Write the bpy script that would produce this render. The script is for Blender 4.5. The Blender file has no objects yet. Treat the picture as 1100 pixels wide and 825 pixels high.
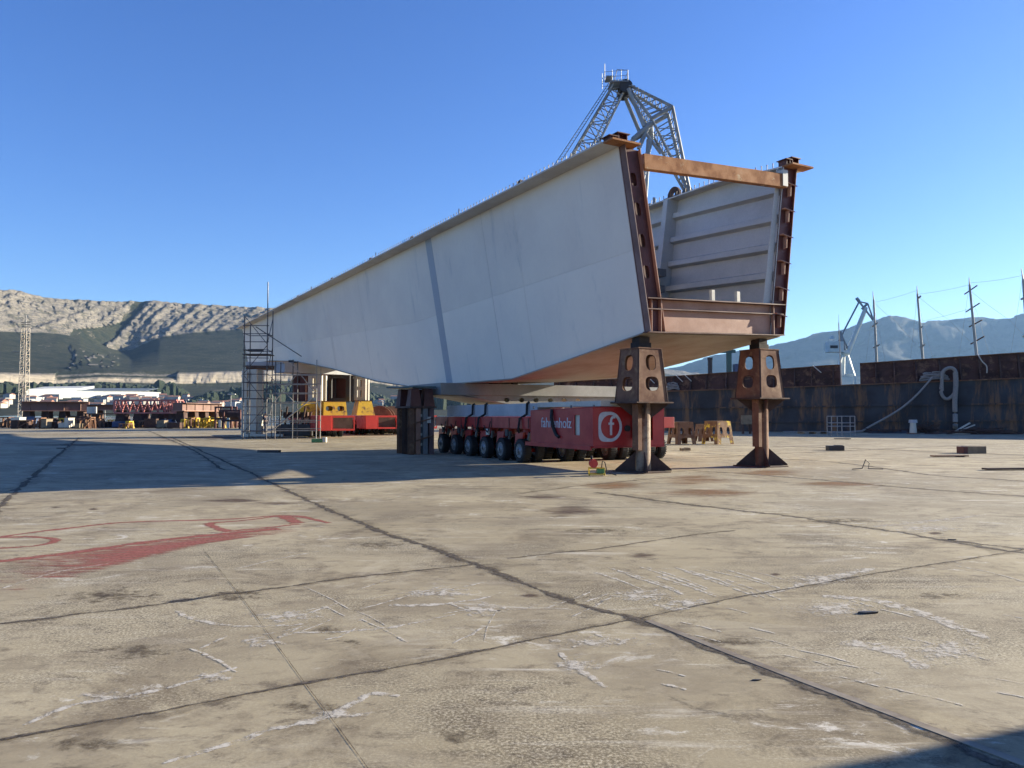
import bpy, bmesh, math, random
from mathutils import Vector, Matrix, noise
from mathutils.geometry import tessellate_polygon
R = math.radians
rnd = random.Random(7)
scene = bpy.context.scene
C = scene.collection
V = Vector

# ------------------------------------------------------------ camera, sky, sun, exposure
PITCH = math.atan(32.5 / 820)
cam_d = bpy.data.cameras.new('camera'); cam = bpy.data.objects.new('camera', cam_d); C.objects.link(cam)
cam.location = (0, 0, 1.6); cam.rotation_euler = (math.pi / 2 + PITCH, 0, 0)
cam_d.sensor_width = 36; cam_d.lens = 36 * 820 / 1100
cam_d.clip_start = .1; cam_d.clip_end = 60000
scene.camera = cam

SUN_AZ, SUN_EL = R(20), R(14.5)          # azimuth counted from +X towards +Y
world = bpy.data.worlds.new('World'); scene.world = world; world.use_nodes = True
wn = world.node_tree
sky = wn.nodes.new('ShaderNodeTexSky'); sky.sky_type = 'NISHITA'; sky.sun_disc = False
sky.sun_elevation = SUN_EL; sky.sun_rotation = math.pi / 2 - SUN_AZ
sky.altitude = 0; sky.air_density = 1.0; sky.dust_density = 0.3; sky.ozone_density = 4.5
bg = wn.nodes['Background']; bg.inputs['Strength'].default_value = .074
hs = wn.nodes.new('ShaderNodeHueSaturation'); hs.inputs['Hue'].default_value = .518; hs.inputs['Saturation'].default_value = 1.15; hs.inputs['Value'].default_value = 1.0
wn.links.new(sky.outputs[0], hs.inputs['Color']); wn.links.new(hs.outputs[0], bg.inputs['Color'])
sun_d = bpy.data.lights.new('sun', 'SUN'); sun_d.energy = 5.0; sun_d.angle = R(.5); sun_d.color = (1, .90, .70)
sun = bpy.data.objects.new('sun', sun_d); C.objects.link(sun); sun.location = (30, 10, 40)
sd = V((math.cos(SUN_AZ) * math.cos(SUN_EL), math.sin(SUN_AZ) * math.cos(SUN_EL), math.sin(SUN_EL)))
sun.rotation_euler = (-sd).to_track_quat('-Z', 'Y').to_euler()
vs = scene.view_settings
vs.view_transform = 'Standard'; vs.look = 'None'; vs.exposure = 1.68; vs.gamma = 1; vs.use_curve_mapping = False

# ------------------------------------------------------------ placing helpers
FW = V((0, math.cos(PITCH), math.sin(PITCH))); UP = V((0, -math.sin(PITCH), math.cos(PITCH)))
EYE = V((0, 0, 1.6))
def ray(x, y): return FW + V((1, 0, 0)) * ((x - 550) / 820) + UP * ((412.5 - y) / 820)
def G(x, y, z=0):
    d = ray(x, y); return EYE + d * ((z - 1.6) / d.z)
def P(x, y, Y):
    d = ray(x, y); return EYE + d * (Y / d.y)
GA = R(29.3)
gu = V((-math.sin(GA), math.cos(GA), 0)); gt = V((math.cos(GA), math.sin(GA), 0))
GO = V((3.614, 20.8, 0)); ZU = V((0, 0, 1))
def g(s, w, z): return GO + gu * s + gt * w + ZU * z
def lerp(tab, s):
    if s <= tab[0][0]: return tab[0][1]
    for (a, x), (b, y) in zip(tab, tab[1:]):
        if s <= b: return x + (y - x) * (s - a) / (b - a)
    return tab[-1][1]

# ------------------------------------------------------------ mesh helpers
ORG = {}
def org_of(o):
    while o is not None:
        if o.name in ORG: return ORG[o.name]
        o = o.parent
    return V((0, 0, 0))
def props(o, label=None, cat=None, group=None, kind=None):
    if label: o['label'] = label
    if cat: o['category'] = cat
    if group: o['group'] = group
    if kind: o['kind'] = kind
    return o
def thing(name, label, cat, loc=(0, 0, 0), group=None):
    o = bpy.data.objects.new(name, None); C.objects.link(o); o.location = loc; o.empty_display_size = .3
    ORG[o.name] = V(loc); return props(o, label, cat, group)

class MB:
    def __init__(s): s.v = []; s.f = []; s.cut = []
    def add(s, vs_, fs):
        b = len(s.v); s.cut.append((b, len(s.f))); s.v += [V(p) for p in vs_]; s.f += [tuple(i + b for i in f) for f in fs]; return s
    def box(s, c, size, ax=None):
        X, Y, Z = ax or (V((1, 0, 0)), V((0, 1, 0)), ZU)
        c = V(c); a, b, h = size[0] / 2, size[1] / 2, size[2] / 2
        vs_ = [c + X * (i * a) + Y * (j * b) + Z * (k * h) for k in (-1, 1) for j in (-1, 1) for i in (-1, 1)]
        return s.add(vs_, [(0, 2, 3, 1), (4, 5, 7, 6), (0, 1, 5, 4), (1, 3, 7, 5), (3, 2, 6, 7), (2, 0, 4, 6)])
    def b2(s, lo, hi):
        lo, hi = V(lo), V(hi); return s.box((lo + hi) / 2, hi - lo)
    def gb(s, s0, s1, w0, w1, z0, z1):           # box in the girder's frame
        return s.box(g((s0 + s1) / 2, (w0 + w1) / 2, (z0 + z1) / 2), (abs(w1 - w0), abs(s1 - s0), abs(z1 - z0)), (gt, gu, ZU))
    def bar(s, p, q, w, h=None, up=ZU):
        p, q = V(p), V(q); d = (q - p); L = d.length
        if L < 1e-6: return s
        d = d / L; h = h or w
        x = d.cross(up)
        if x.length < 1e-3: x = d.cross(V((1, 0, 0)))
        x.normalize(); z = x.cross(d)
        return s.box((p + q) / 2, (w, L, h), (x, d, z))
    def tube(s, p, q, r, r2=None, n=8, caps=True):
        p, q = V(p), V(q); r2 = r if r2 is None else r2
        d = (q - p)
        if d.length < 1e-6: return s
        d.normalize()
        x = d.cross(ZU)
        if x.length < 1e-3: x = V((1, 0, 0))
        x.normalize(); y = d.cross(x)
        vs_ = []
        for k in range(n):
            a = 2 * math.pi * k / n; e = x * math.cos(a) + y * math.sin(a)
            vs_ += [p + e * r, q + e * r2]
        fs = [(2 * k, 2 * k + 1, (2 * k + 3) % (2 * n), (2 * k + 2) % (2 * n)) for k in range(n)]
        if caps: fs += [tuple(range(0, 2 * n, 2)), tuple(range(2 * n - 1, 0, -2))]
        return s.add(vs_, fs)
    def path(s, pts, r, n=8):
        pts = [V(p) for p in pts]; m = len(pts); vs_ = []; up = ZU
        for i, p in enumerate(pts):
            d = pts[min(i + 1, m - 1)] - pts[max(i - 1, 0)]; d.normalize()
            x = d.cross(up)
            if x.length < .05: x = d.cross(V((0, 1, 0)))
            x.normalize(); y = d.cross(x)
            rr = r(i / (m - 1)) if callable(r) else r
            vs_ += [p + (x * math.cos(2 * math.pi * k / n) + y * math.sin(2 * math.pi * k / n)) * rr for k in range(n)]
        fs = [(i * n + k, i * n + (k + 1) % n, (i + 1) * n + (k + 1) % n, (i + 1) * n + k) for i in range(m - 1) for k in range(n)]
        fs += [tuple(range(n)), tuple(range((m - 1) * n + n - 1, (m - 1) * n - 1, -1))]
        return s.add(vs_, fs)
    def prism(s, pts, vec):
        n = len(pts); vec = V(vec); pts = [V(p) for p in pts]
        fs = [tuple(range(n)), tuple(range(2 * n - 1, n - 1, -1))] + [(i, i + n, (i + 1) % n + n, (i + 1) % n) for i in range(n)]
        return s.add(pts + [p + vec for p in pts], fs)
    def frust(s, b0, b1):                         # two 4-point loops
        return s.add([V(p) for p in b0] + [V(p) for p in b1], [(3, 2, 1, 0), (4, 5, 6, 7)] + [(i, (i + 1) % 4, (i + 1) % 4 + 4, i + 4) for i in range(4)])
    def holed(s, outline, holes, fn, vec):        # plate with holes: 2D loops mapped by fn, thickness vec
        loops = [outline] + holes
        flat = [V((a, b, 0)) for lp in loops for a, b in lp]
        tri = tessellate_polygon([[V((a, b, 0)) for a, b in lp] for lp in loops])
        n = len(flat); vec = V(vec)
        vs_ = [fn(p.x, p.y) for p in flat]; vs_ += [p + vec for p in vs_]
        fs = [tuple(t) for t in tri] + [tuple(i + n for i in reversed(t)) for t in tri]
        b = 0
        for lp in loops:
            m = len(lp)
            fs += [(b + i, b + (i + 1) % m, b + (i + 1) % m + n, b + i + n) for i in range(m)]; b += m
        return s.add(vs_, fs)
    def grid(s, rows, off):                       # slab through a grid of points
        m, n = len(rows), len(rows[0]); off = V(off)
        vs_ = [V(p) for r in rows for p in r]; k = len(vs_); vs_ += [p + off for p in vs_]
        I = lambda i, j: i * n + j
        fs = []
        for i in range(m - 1):
            for j in range(n - 1):
                q = (I(i, j), I(i, j + 1), I(i + 1, j + 1), I(i + 1, j)); fs += [q, tuple(x + k for x in reversed(q))]
        for i in range(m - 1):
            for j in (0, n - 1): fs.append((I(i, j), I(i + 1, j), I(i + 1, j) + k, I(i, j) + k))
        for j in range(n - 1):
            for i in (0, m - 1): fs.append((I(i, j), I(i, j + 1), I(i, j + 1) + k, I(i, j) + k))
        return s.add(vs_, fs)
    def lattice(s, p0, p1, w0, w1, n, r, side=None, rb=None, zig=True):
        p0, p1 = V(p0), V(p1); d = (p1 - p0).normalized(); rb = rb or r * .55
        a = side if side is not None else V((0, 1, 0)); a = (a - d * a.dot(d)).normalized(); b = d.cross(a)
        cor = [(-1, -1), (1, -1), (1, 1), (-1, 1)]
        def pt(i, k):
            f = i / n; w = w0 + (w1 - w0) * f; return p0.lerp(p1, f) + (a * cor[k][0] + b * cor[k][1]) * (w / 2)
        for k in range(4):
            s.tube(pt(0, k), pt(n, k), r, n=6)
            for i in range(n):
                s.tube(pt(i, k), pt(i + 1, (k + 1) % 4), rb, n=4, caps=False) if (i + k) % 2 or not zig else s.tube(pt(i, (k + 1) % 4), pt(i + 1, k), rb, n=4, caps=False)
                s.tube(pt(i, k), pt(i, (k + 1) % 4), rb, n=4, caps=False)
        return s
    def each(s, name, mat, parent=None, **kw):   # every added shape becomes an object of its own
        ends = s.cut[1:] + [(len(s.v), len(s.f))]; out = []
        for (v0, f0), (v1, f1) in zip(s.cut, ends):
            m_ = MB(); m_.v = s.v[v0:v1]; m_.f = [tuple(i - v0 for i in f) for f in s.f[f0:f1]]; out.append(m_.build(name, mat, parent, **kw))
        return out
    def build(s, name, mat, parent=None, bevel=0, smooth=False, label=None):
        me = bpy.data.meshes.new(name); o_ = org_of(parent)
        me.from_pydata([tuple(p - o_) for p in s.v], [], s.f); me.validate()
        if mat: me.materials.append(mat)
        bm = bmesh.new(); bm.from_mesh(me); bmesh.ops.recalc_face_normals(bm, faces=bm.faces); bm.to_mesh(me); bm.free()
        ob = bpy.data.objects.new(name, me); C.objects.link(ob)
        if parent: ob.parent = parent
        if smooth:
            for p in me.polygons: p.use_smooth = True
        if bevel:
            m = ob.modifiers.new('bevel', 'BEVEL'); m.width = bevel; m.segments = 2; m.limit_method = 'ANGLE'
        if label: ob['label'] = label
        return ob
def text_mesh(txt, size, extr=.006):
    cu = bpy.data.curves.new('t', 'FONT'); cu.body = txt; cu.size = size; cu.extrude = extr; cu.align_x = 'CENTER'; cu.align_y = 'CENTER'
    ob = bpy.data.objects.new('t', cu); C.objects.link(ob)
    me = bpy.data.meshes.new_from_object(ob.evaluated_get(bpy.context.evaluated_depsgraph_get()))
    vs_ = [v.co.copy() for v in me.vertices]; fs = [tuple(p.vertices) for p in me.polygons]
    bpy.data.objects.remove(ob); bpy.data.meshes.remove(me); return vs_, fs
ORD = 'first second third fourth fifth sixth seventh eighth ninth tenth eleventh twelfth thirteenth fourteenth fifteenth sixteenth seventeenth eighteenth nineteenth twentieth'.split()
TENS = {2: 'twenty', 3: 'thirty', 4: 'forty', 5: 'fifty', 6: 'sixty'}
def ordinal(n): return ORD[n - 1] if n <= 20 else (TENS[n // 10] + '-' + ORD[n % 10 - 1] if n % 10 else TENS[n // 10][:-1] + 'ieth')
def copy_tree(o, parent=None):
    c = o.copy(); C.objects.link(c); c.parent = parent
    for ch in list(o.children): copy_tree(ch, c)
    return c
def oval(cx, cy, w, h, n=16, p=.6):
    out = []
    for k in range(n):
        a = 2 * math.pi * k / n; c_, s_ = math.cos(a), math.sin(a)
        out.append((cx + w / 2 * math.copysign(abs(c_) ** p, c_), cy + h / 2 * math.copysign(abs(s_) ** p, s_)))
    return out

# ------------------------------------------------------------ materials
def nt(name):
    m = bpy.data.materials.new(name); m.use_nodes = True; t = m.node_tree
    return m, t, t.nodes['Principled BSDF']
def N(t, kind, **kw):
    n = t.nodes.new(kind)
    for k, v in kw.items():
        if k.startswith('i_'): n.inputs[int(k[2:])].default_value = v
        else: setattr(n, k, v)
    return n
def noise_n(t, vec, scale, detail=6, rough=.6, dist=0):
    n = t.nodes.new('ShaderNodeTexNoise'); n.inputs['Scale'].default_value = scale; n.inputs['Detail'].default_value = detail
    n.inputs['Roughness'].default_value = rough; n.inputs['Distortion'].default_value = dist
    t.links.new(vec, n.inputs['Vector']); return n.outputs['Fac']
def ramp(t, fac, lo, hi, a=0, b=1):
    n = t.nodes.new('ShaderNodeMapRange'); n.interpolation_type = 'SMOOTHSTEP'
    t.links.new(fac, n.inputs[0])
    for i, v in zip((1, 2, 3, 4), (lo, hi, a, b)): n.inputs[i].default_value = v
    return n.outputs[0]
def mixc(t, fac, a, b, mode='MIX'):
    n = t.nodes.new('ShaderNodeMix'); n.data_type = 'RGBA'; n.blend_type = mode
    for val, inp in ((fac, n.inputs[0]), (a, n.inputs[6]), (b, n.inputs[7])):
        if isinstance(val, bpy.types.NodeSocket): t.links.new(val, inp)
        elif isinstance(val, (int, float)): inp.default_value = val
        else: inp.default_value = (*val, 1)
    return n.outputs[2]
def mth(t, op, a, b=0.0):
    n = t.nodes.new('ShaderNodeMath'); n.operation = op
    for val, inp in ((a, n.inputs[0]), (b, n.inputs[1])):
        if isinstance(val, bpy.types.NodeSocket): t.links.new(val, inp)
        else: inp.default_value = val
    return n.outputs[0]
def mapping(t, vec, rot=0, scale=(1, 1, 1), loc=(0, 0, 0)):
    n = t.nodes.new('ShaderNodeMapping'); t.links.new(vec, n.inputs[0]); n.inputs[1].default_value = loc
    n.inputs[2].default_value = (0, 0, rot); n.inputs[3].default_value = scale; return n.outputs[0]
def bump(t, b, h, strength, dist):
    n = t.nodes.new('ShaderNodeBump'); n.inputs['Strength'].default_value = strength; n.inputs['Distance'].default_value = dist
    t.links.new(h, n.inputs['Height']); t.links.new(n.outputs[0], b.inputs['Normal'])
def M(name, c1, c2=None, sc=2.0, lo=.4, hi=.65, c3=None, sc3=.7, lo3=.5, hi3=.6, streak=False, rough=.6, metal=0, bmp=.2, bsc=20, bd=.01, fa=.35):
    m, t, b = nt(name); co = N(t, 'ShaderNodeTexCoord').outputs['Object']
    c2 = c2 or tuple(x * .75 for x in c1)
    n1 = noise_n(t, co, sc, 8, .65)
    col = mixc(t, ramp(t, n1, lo, hi), c1, c2)
    fine = noise_n(t, co, bsc, 5, .7)
    col = mixc(t, ramp(t, fine, .3, .7, .0, fa), col, tuple(x * .6 for x in c1))
    if c3:
        v = mapping(t, co, 0, (1, 1, .18)) if streak else co
        col = mixc(t, ramp(t, noise_n(t, v, sc3, 8, .7, .3), lo3, hi3), col, c3)
    t.links.new(col, b.inputs['Base Color'])
    t.links.new(ramp(t, n1, .3, .7, rough - .1, min(1, rough + .12)), b.inputs['Roughness'])
    b.inputs['Metallic'].default_value = metal
    if bmp: bump(t, b, fine, bmp, bd)
    return m

m_white = M('weathered_white_paint', (.74, .665, .585), (.69, .62, .55), .35, .35, .7, c3=(.40, .40, .41), sc3=.9, lo3=.56, hi3=.8, streak=True, rough=.45, bmp=.0, bsc=6, fa=.06)
m_white_low = M('pale_white_paint', (.80, .725, .64), (.75, .68, .605), .3, .35, .7, c3=(.43, .43, .43), sc3=.8, lo3=.58, hi3=.85, streak=True, rough=.45, bmp=.0, bsc=6, fa=.06)
m_band = M('grey_splice_paint', (.33, .36, .42), (.40, .42, .46), .5, rough=.5, bmp=.03)
m_flange = M('flange_underside_paint', (.58, .55, .50), (.50, .47, .43), .8, rough=.5, bmp=.05)
m_under = M('bottom_plate_primer', (.30, .26, .205), (.24, .20, .155), .5, c3=(.21, .145, .10), sc3=.6, lo3=.55, hi3=.75, rough=.6, bmp=.06)
m_inner = M('inner_grey_paint', (.46, .45, .42), (.40, .39, .37), .7, c3=(.28, .27, .24), sc3=.8, lo3=.6, hi3=.8, streak=True, rough=.5, bmp=.04)
m_primer = M('red_brown_primer', (.105, .028, .022), (.065, .022, .018), 1.5, c3=(.15, .06, .035), sc3=1.5, lo3=.6, hi3=.75, rough=.6)
m_beam = M('pink_brown_primer', (.42, .22, .15), (.34, .17, .11), .8, c3=(.28, .12, .07), sc3=1.2, lo3=.6, hi3=.75, rough=.6, bmp=.06)
m_edge = M('primer_flange_left', (.20, .12, .11), (.15, .085, .075), 1.2, rough=.6)
m_rust = M('orange_rust', (.36, .15, .05), (.22, .085, .035), 2.2, c3=(.42, .30, .17), sc3=1.5, lo3=.58, hi3=.68, rough=.85, bmp=.35)
m_rustb = M('brown_rust', (.20, .10, .055), (.12, .055, .035), 1.7, c3=(.28, .17, .09), sc3=2.4, lo3=.52, hi3=.7, rough=.85, bmp=.3)
m_rustd = M('dark_rust', (.085, .045, .032), (.05, .03, .025), 2, c3=(.16, .08, .045), sc3=1.8, lo3=.55, hi3=.7, rough=.85, bmp=.3)
m_tube = M('worn_pipe', (.30, .23, .16), (.15, .08, .05), 1.6, .42, .6, c3=(.13, .06, .035), sc3=2.6, lo3=.5, hi3=.62, rough=.7, bmp=.3)
m_black = M('black_rubber', (.018, .018, .019), rough=.8, bsc=40)
m_dark = M('dark_steel', (.035, .035, .04), (.05, .04, .035), rough=.6)
m_steel = M('grey_steel', (.20, .20, .20), (.14, .14, .145), rough=.5, metal=.3)
m_rim = M('wheel_rim', (.26, .26, .27), (.16, .16, .16), 6, rough=.5, metal=.4)
m_red = M('red_paint', (.42, .02, .022), (.32, .017, .018), 1.4, c3=(.13, .02, .02), sc3=1.6, lo3=.6, hi3=.75, rough=.42, bmp=.04)
m_redb = M('bright_red_paint', (.62, .045, .03), (.5, .035, .025), 1.4, c3=(.2, .04, .03), sc3=1.6, lo3=.62, hi3=.75, rough=.45, bmp=.04)
m_cream = M('cream_painted_steel', (.62, .58, .48), (.52, .49, .42), 1.2, c3=(.35, .28, .2), sc3=1.4, lo3=.6, hi3=.75, rough=.55, bmp=.06)
m_grey = M('grey_painted_steel', (.44, .45, .47), (.36, .37, .39), .8, c3=(.26, .24, .22), sc3=1.3, lo3=.6, hi3=.8, rough=.55, bmp=.05)
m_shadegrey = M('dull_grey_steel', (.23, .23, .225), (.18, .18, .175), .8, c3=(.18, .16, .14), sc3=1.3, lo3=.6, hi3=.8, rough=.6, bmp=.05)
m_yellow = M('worn_yellow_paint', (.72, .46, .03), (.55, .36, .04), 1.3, c3=(.16, .08, .04), sc3=1.7, lo3=.56, hi3=.64, rough=.6, bmp=.15)
m_yrust = M('yellow_and_rust', (.22, .11, .05), (.13, .06, .035), 1.7, c3=(.65, .45, .04), sc3=.9, lo3=.5, hi3=.56, rough=.8, bmp=.25)
m_seam = M('weld_seam_paint', (.66, .60, .54), (.60, .545, .49), 2, rough=.5, bmp=0)
m_stud = M('stud_steel', (.09, .075, .065), (.06, .05, .045), 3, rough=.6, bmp=0)
m_text = M('white_lettering', (.62, .62, .64), rough=.5, bmp=0)
m_crane = M('silver_crane_paint', (.30, .32, .33), (.20, .215, .225), .7, c3=(.16, .15, .14), sc3=.6, lo3=.58, hi3=.75, rough=.45, metal=.15, bmp=0)
m_cranew = M('white_crane_paint', (.66, .70, .66), (.55, .6, .57), .5, rough=.5, bmp=0)
m_wood = M('weathered_timber', (.26, .20, .13), (.18, .14, .095), 3, rough=.9, bmp=.4)
m_rope = M('grey_rope', (.30, .28, .25), (.22, .21, .19), 14, rough=.95, bmp=.6, bsc=30)
m_teal = M('teal_container_paint', (.05, .11, .13), (.04, .08, .1), .5, rough=.5)
m_blue = M('faded_blue_paint', (.06, .10, .2), (.04, .07, .14), .8, rough=.6)
m_brownb = M('brown_girder_primer', (.20, .11, .085), (.15, .085, .065), .3, rough=.7, bmp=.05)
m_truss = M('faded_red_truss_paint', (.50, .17, .14), (.4, .13, .11), .4, rough=.6, bmp=0)
m_mast = M('mast_paint', (.50, .44, .36), (.4, .34, .27), .3, rough=.6, bmp=0)
m_green = M('green_pole_paint', (.06, .13, .11), (.05, .1, .09), .5, rough=.6, bmp=0)
m_grass = M('pump_green', (.10, .28, .09), (.08, .2, .07), 3, rough=.5)

# ------------------------------------------------------------ GROUND
def ground_material():
    m, t, b = nt('yard_concrete'); co = N(t, 'ShaderNodeTexCoord').outputs['Object']
    sl = mapping(t, co, -GA)                                       # slab axes: x across, y along the joints
    big = noise_n(t, co, .16, 7, .62, .5)
    med = noise_n(t, co, .8, 10, .72, .6)
    sml = noise_n(t, mapping(t, co, R(20), (1, 1.5, 1), (3, 3, 0)), 3.4, 10, .78, .4)
    col = mixc(t, ramp(t, big, .35, .66), (.43, .358, .225), (.285, .232, .142))
    # every slab its own tone
    vor = N(t, 'ShaderNodeTexVoronoi'); vor.feature = 'F1'; vor.distance = 'CHEBYCHEV'; vor.inputs['Scale'].default_value = .16; vor.inputs['Randomness'].default_value = .25
    t.links.new(sl, vor.inputs['Vector'])
    col = mixc(t, ramp(t, vor.outputs['Color'], 0, 1, 0, .35), col, (.44, .385, .28))
    # dirt worked into the surface, at three sizes
    col = mixc(t, ramp(t, med, .47, .66, 0, .8), col, (.175, .135, .085))
    col = mixc(t, mth(t, 'MULTIPLY', ramp(t, sml, .50, .64, 0, .85), ramp(t, med, .36, .56, .25, 1)), col, (.135, .105, .07))
    col = mixc(t, ramp(t, noise_n(t, mapping(t, co, 0, (1, 1, 1), (30, 11, 0)), .6, 9, .74, .8), .53, .70, 0, .7), col, (.49, .425, .305))
    # drag marks in two directions
    st = noise_n(t, mapping(t, co, -R(24), (.35, 5.5, 1)), 1.0, 9, .75, .6)
    st_m = noise_n(t, co, .33, 4, .6)
    col = mixc(t, mth(t, 'MULTIPLY', ramp(t, st, .55, .66), ramp(t, st_m, .46, .58, 0, .8)), col, (.60, .54, .43))
    st3 = noise_n(t, mapping(t, co, R(38), (.5, 7, 1), (14, 2, 0)), 1.0, 9, .75, .5)
    col = mixc(t, mth(t, 'MULTIPLY', ramp(t, st3, .56, .66), ramp(t, noise_n(t, co, .21, 4), .47, .6, 0, .7)), col, (.58, .52, .42))
    st2 = noise_n(t, mapping(t, co, R(10), (.2, 2.6, 1), (4, 9, 0)), 1.0, 9, .75, .5)
    col = mixc(t, mth(t, 'MULTIPLY', ramp(t, st2, .52, .68), ramp(t, noise_n(t, co, .11, 3), .40, .56, 0, .9)), col, (.12, .09, .06))
    # white scuffs and dark oily spots
    sc_ = noise_n(t, mapping(t, co, -R(35), (1, 2.2, 1), (2, 1, 0)), 1.1, 14, .82, 1.0)
    col = mixc(t, mth(t, 'MULTIPLY', ramp(t, sc_, .55, .62, 0, .9), ramp(t, noise_n(t, co, .27, 3), .47, .56)), col, (.66, .61, .51))
    col = mixc(t, ramp(t, noise_n(t, mapping(t, co, 0, (1, 1.6, 1), (7, 3, 0)), .7, 10, .76, .7), .62, .70, 0, .8), col, (.075, .06, .045))
    # aggregate showing where the skin has worn off
    ag = noise_n(t, co, 55, 5, .8)
    ag2 = noise_n(t, co, 17, 6, .8)
    worn = ramp(t, noise_n(t, co, .42, 5, .6), .42, .62, .1, .9)
    lo_ = mixc(t, worn, (1, 1, 1), ramp(t, ag, .42, .53, .38, 1))
    col = mixc(t, 1.0, col, lo_, 'MULTIPLY')
    col = mixc(t, mth(t, 'MULTIPLY', ramp(t, ag, .53, .61, 0, .75), worn), col, (.68, .61, .45))
    col = mixc(t, mth(t, 'MULTIPLY', ramp(t, ag2, .54, .64, 0, .55), worn), col, (.13, .10, .07))
    col = mixc(t, ramp(t, noise_n(t, mapping(t, co, R(15), (1, 1.8, 1), (50, 21, 0)), .38, 8, .7, .8), .50, .62, 0, .55), col, (.235, .19, .125))
    t.links.new(col, b.inputs['Base Color']); b.inputs['Roughness'].default_value = .88
    b.inputs['Specular IOR Level'].default_value = .25
    h = mth(t, 'ADD', mth(t, 'MULTIPLY', ag, .18), mth(t, 'ADD', mth(t, 'MULTIPLY', ag2, .35), mth(t, 'MULTIPLY', sml, 1.3)))
    bump(t, b, h, .32, .007)
    return m
m_conc = ground_material()
def decal(name, col, col2, sc, lo, hi, amax=1.0, stretch=None, rough=.85, rot=None, soft=.35):
    m, t, b = nt(name); co = N(t, 'ShaderNodeTexCoord').outputs['Object']
    v = mapping(t, co, -R(24) if rot is None else rot, stretch) if stretch else co
    n = noise_n(t, v, sc, 10, .75, .3)
    edge = N(t, 'ShaderNodeAttribute'); edge.attribute_name = 'edge'
    a = ramp(t, mth(t, 'ADD', n, mth(t, 'MULTIPLY', mth(t, 'SUBTRACT', edge.outputs['Fac'], 1.0), soft)), lo, hi, 0, amax)
    c_ = mixc(t, ramp(t, noise_n(t, co, 25, 5), .4, .6), col, col2)
    t.links.new(c_, b.inputs['Base Color']); t.links.new(a, b.inputs['Alpha']); b.inputs['Roughness'].default_value = rough
    b.inputs['Specular IOR Level'].default_value = .2
    return m
m_joint = decal('joint_dirt', (.055, .045, .036), (.13, .105, .08), 7, .22, .60, 1, soft=.5)
m_redpaint = decal('worn_red_ground_paint', (.26, .075, .06), (.36, .13, .10), 2.4, .22, .50, .82, (.7, 5, 1))
m_chalk = decal('white_scratches_and_light', (.58, .53, .44), (.48, .43, .35), 11, .38, .56, .95, soft=.25)
m_stain = decal('rust_stain', (.20, .09, .035), (.28, .14, .06), 1.0, .18, .62, .75, (.6, 1.4, 1), soft=.5)
m_oil = decal('dark_oil_stain', (.10, .05, .045), (.07, .045, .04), 1.6, .2, .6, .75, (.6, 1.4, 1), soft=.5)

def ground_sheet(name, pts, z0, z1, mat):
    mb = MB(); mb.prism([V((x, y, z0)) for x, y in pts], (0, 0, z1 - z0)); return mb.build(name, mat)
quay = [(-420, 106), (12.5, 106), (12.5, 74.6), (120, 33.4), (120, -60), (-420, -60)]
q = ground_sheet('ground', quay, -3.2, 0, m_conc); q['kind'] = 'structure'
mw, tw, bw = nt('sea_water'); bw.inputs['Base Color'].default_value = (.02, .05, .07, 1); bw.inputs['Roughness'].default_value = .12
bump(tw, bw, noise_n(tw, N(tw, 'ShaderNodeTexCoord').outputs['Object'], .6, 5), .5, .3)
wt = MB().add([(-9000, -700, -2), (9000, -700, -2), (9000, 14000, -2), (-9000, 14000, -2)], [(0, 1, 2, 3)]).build('water', mw); wt['kind'] = 'structure'

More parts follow.
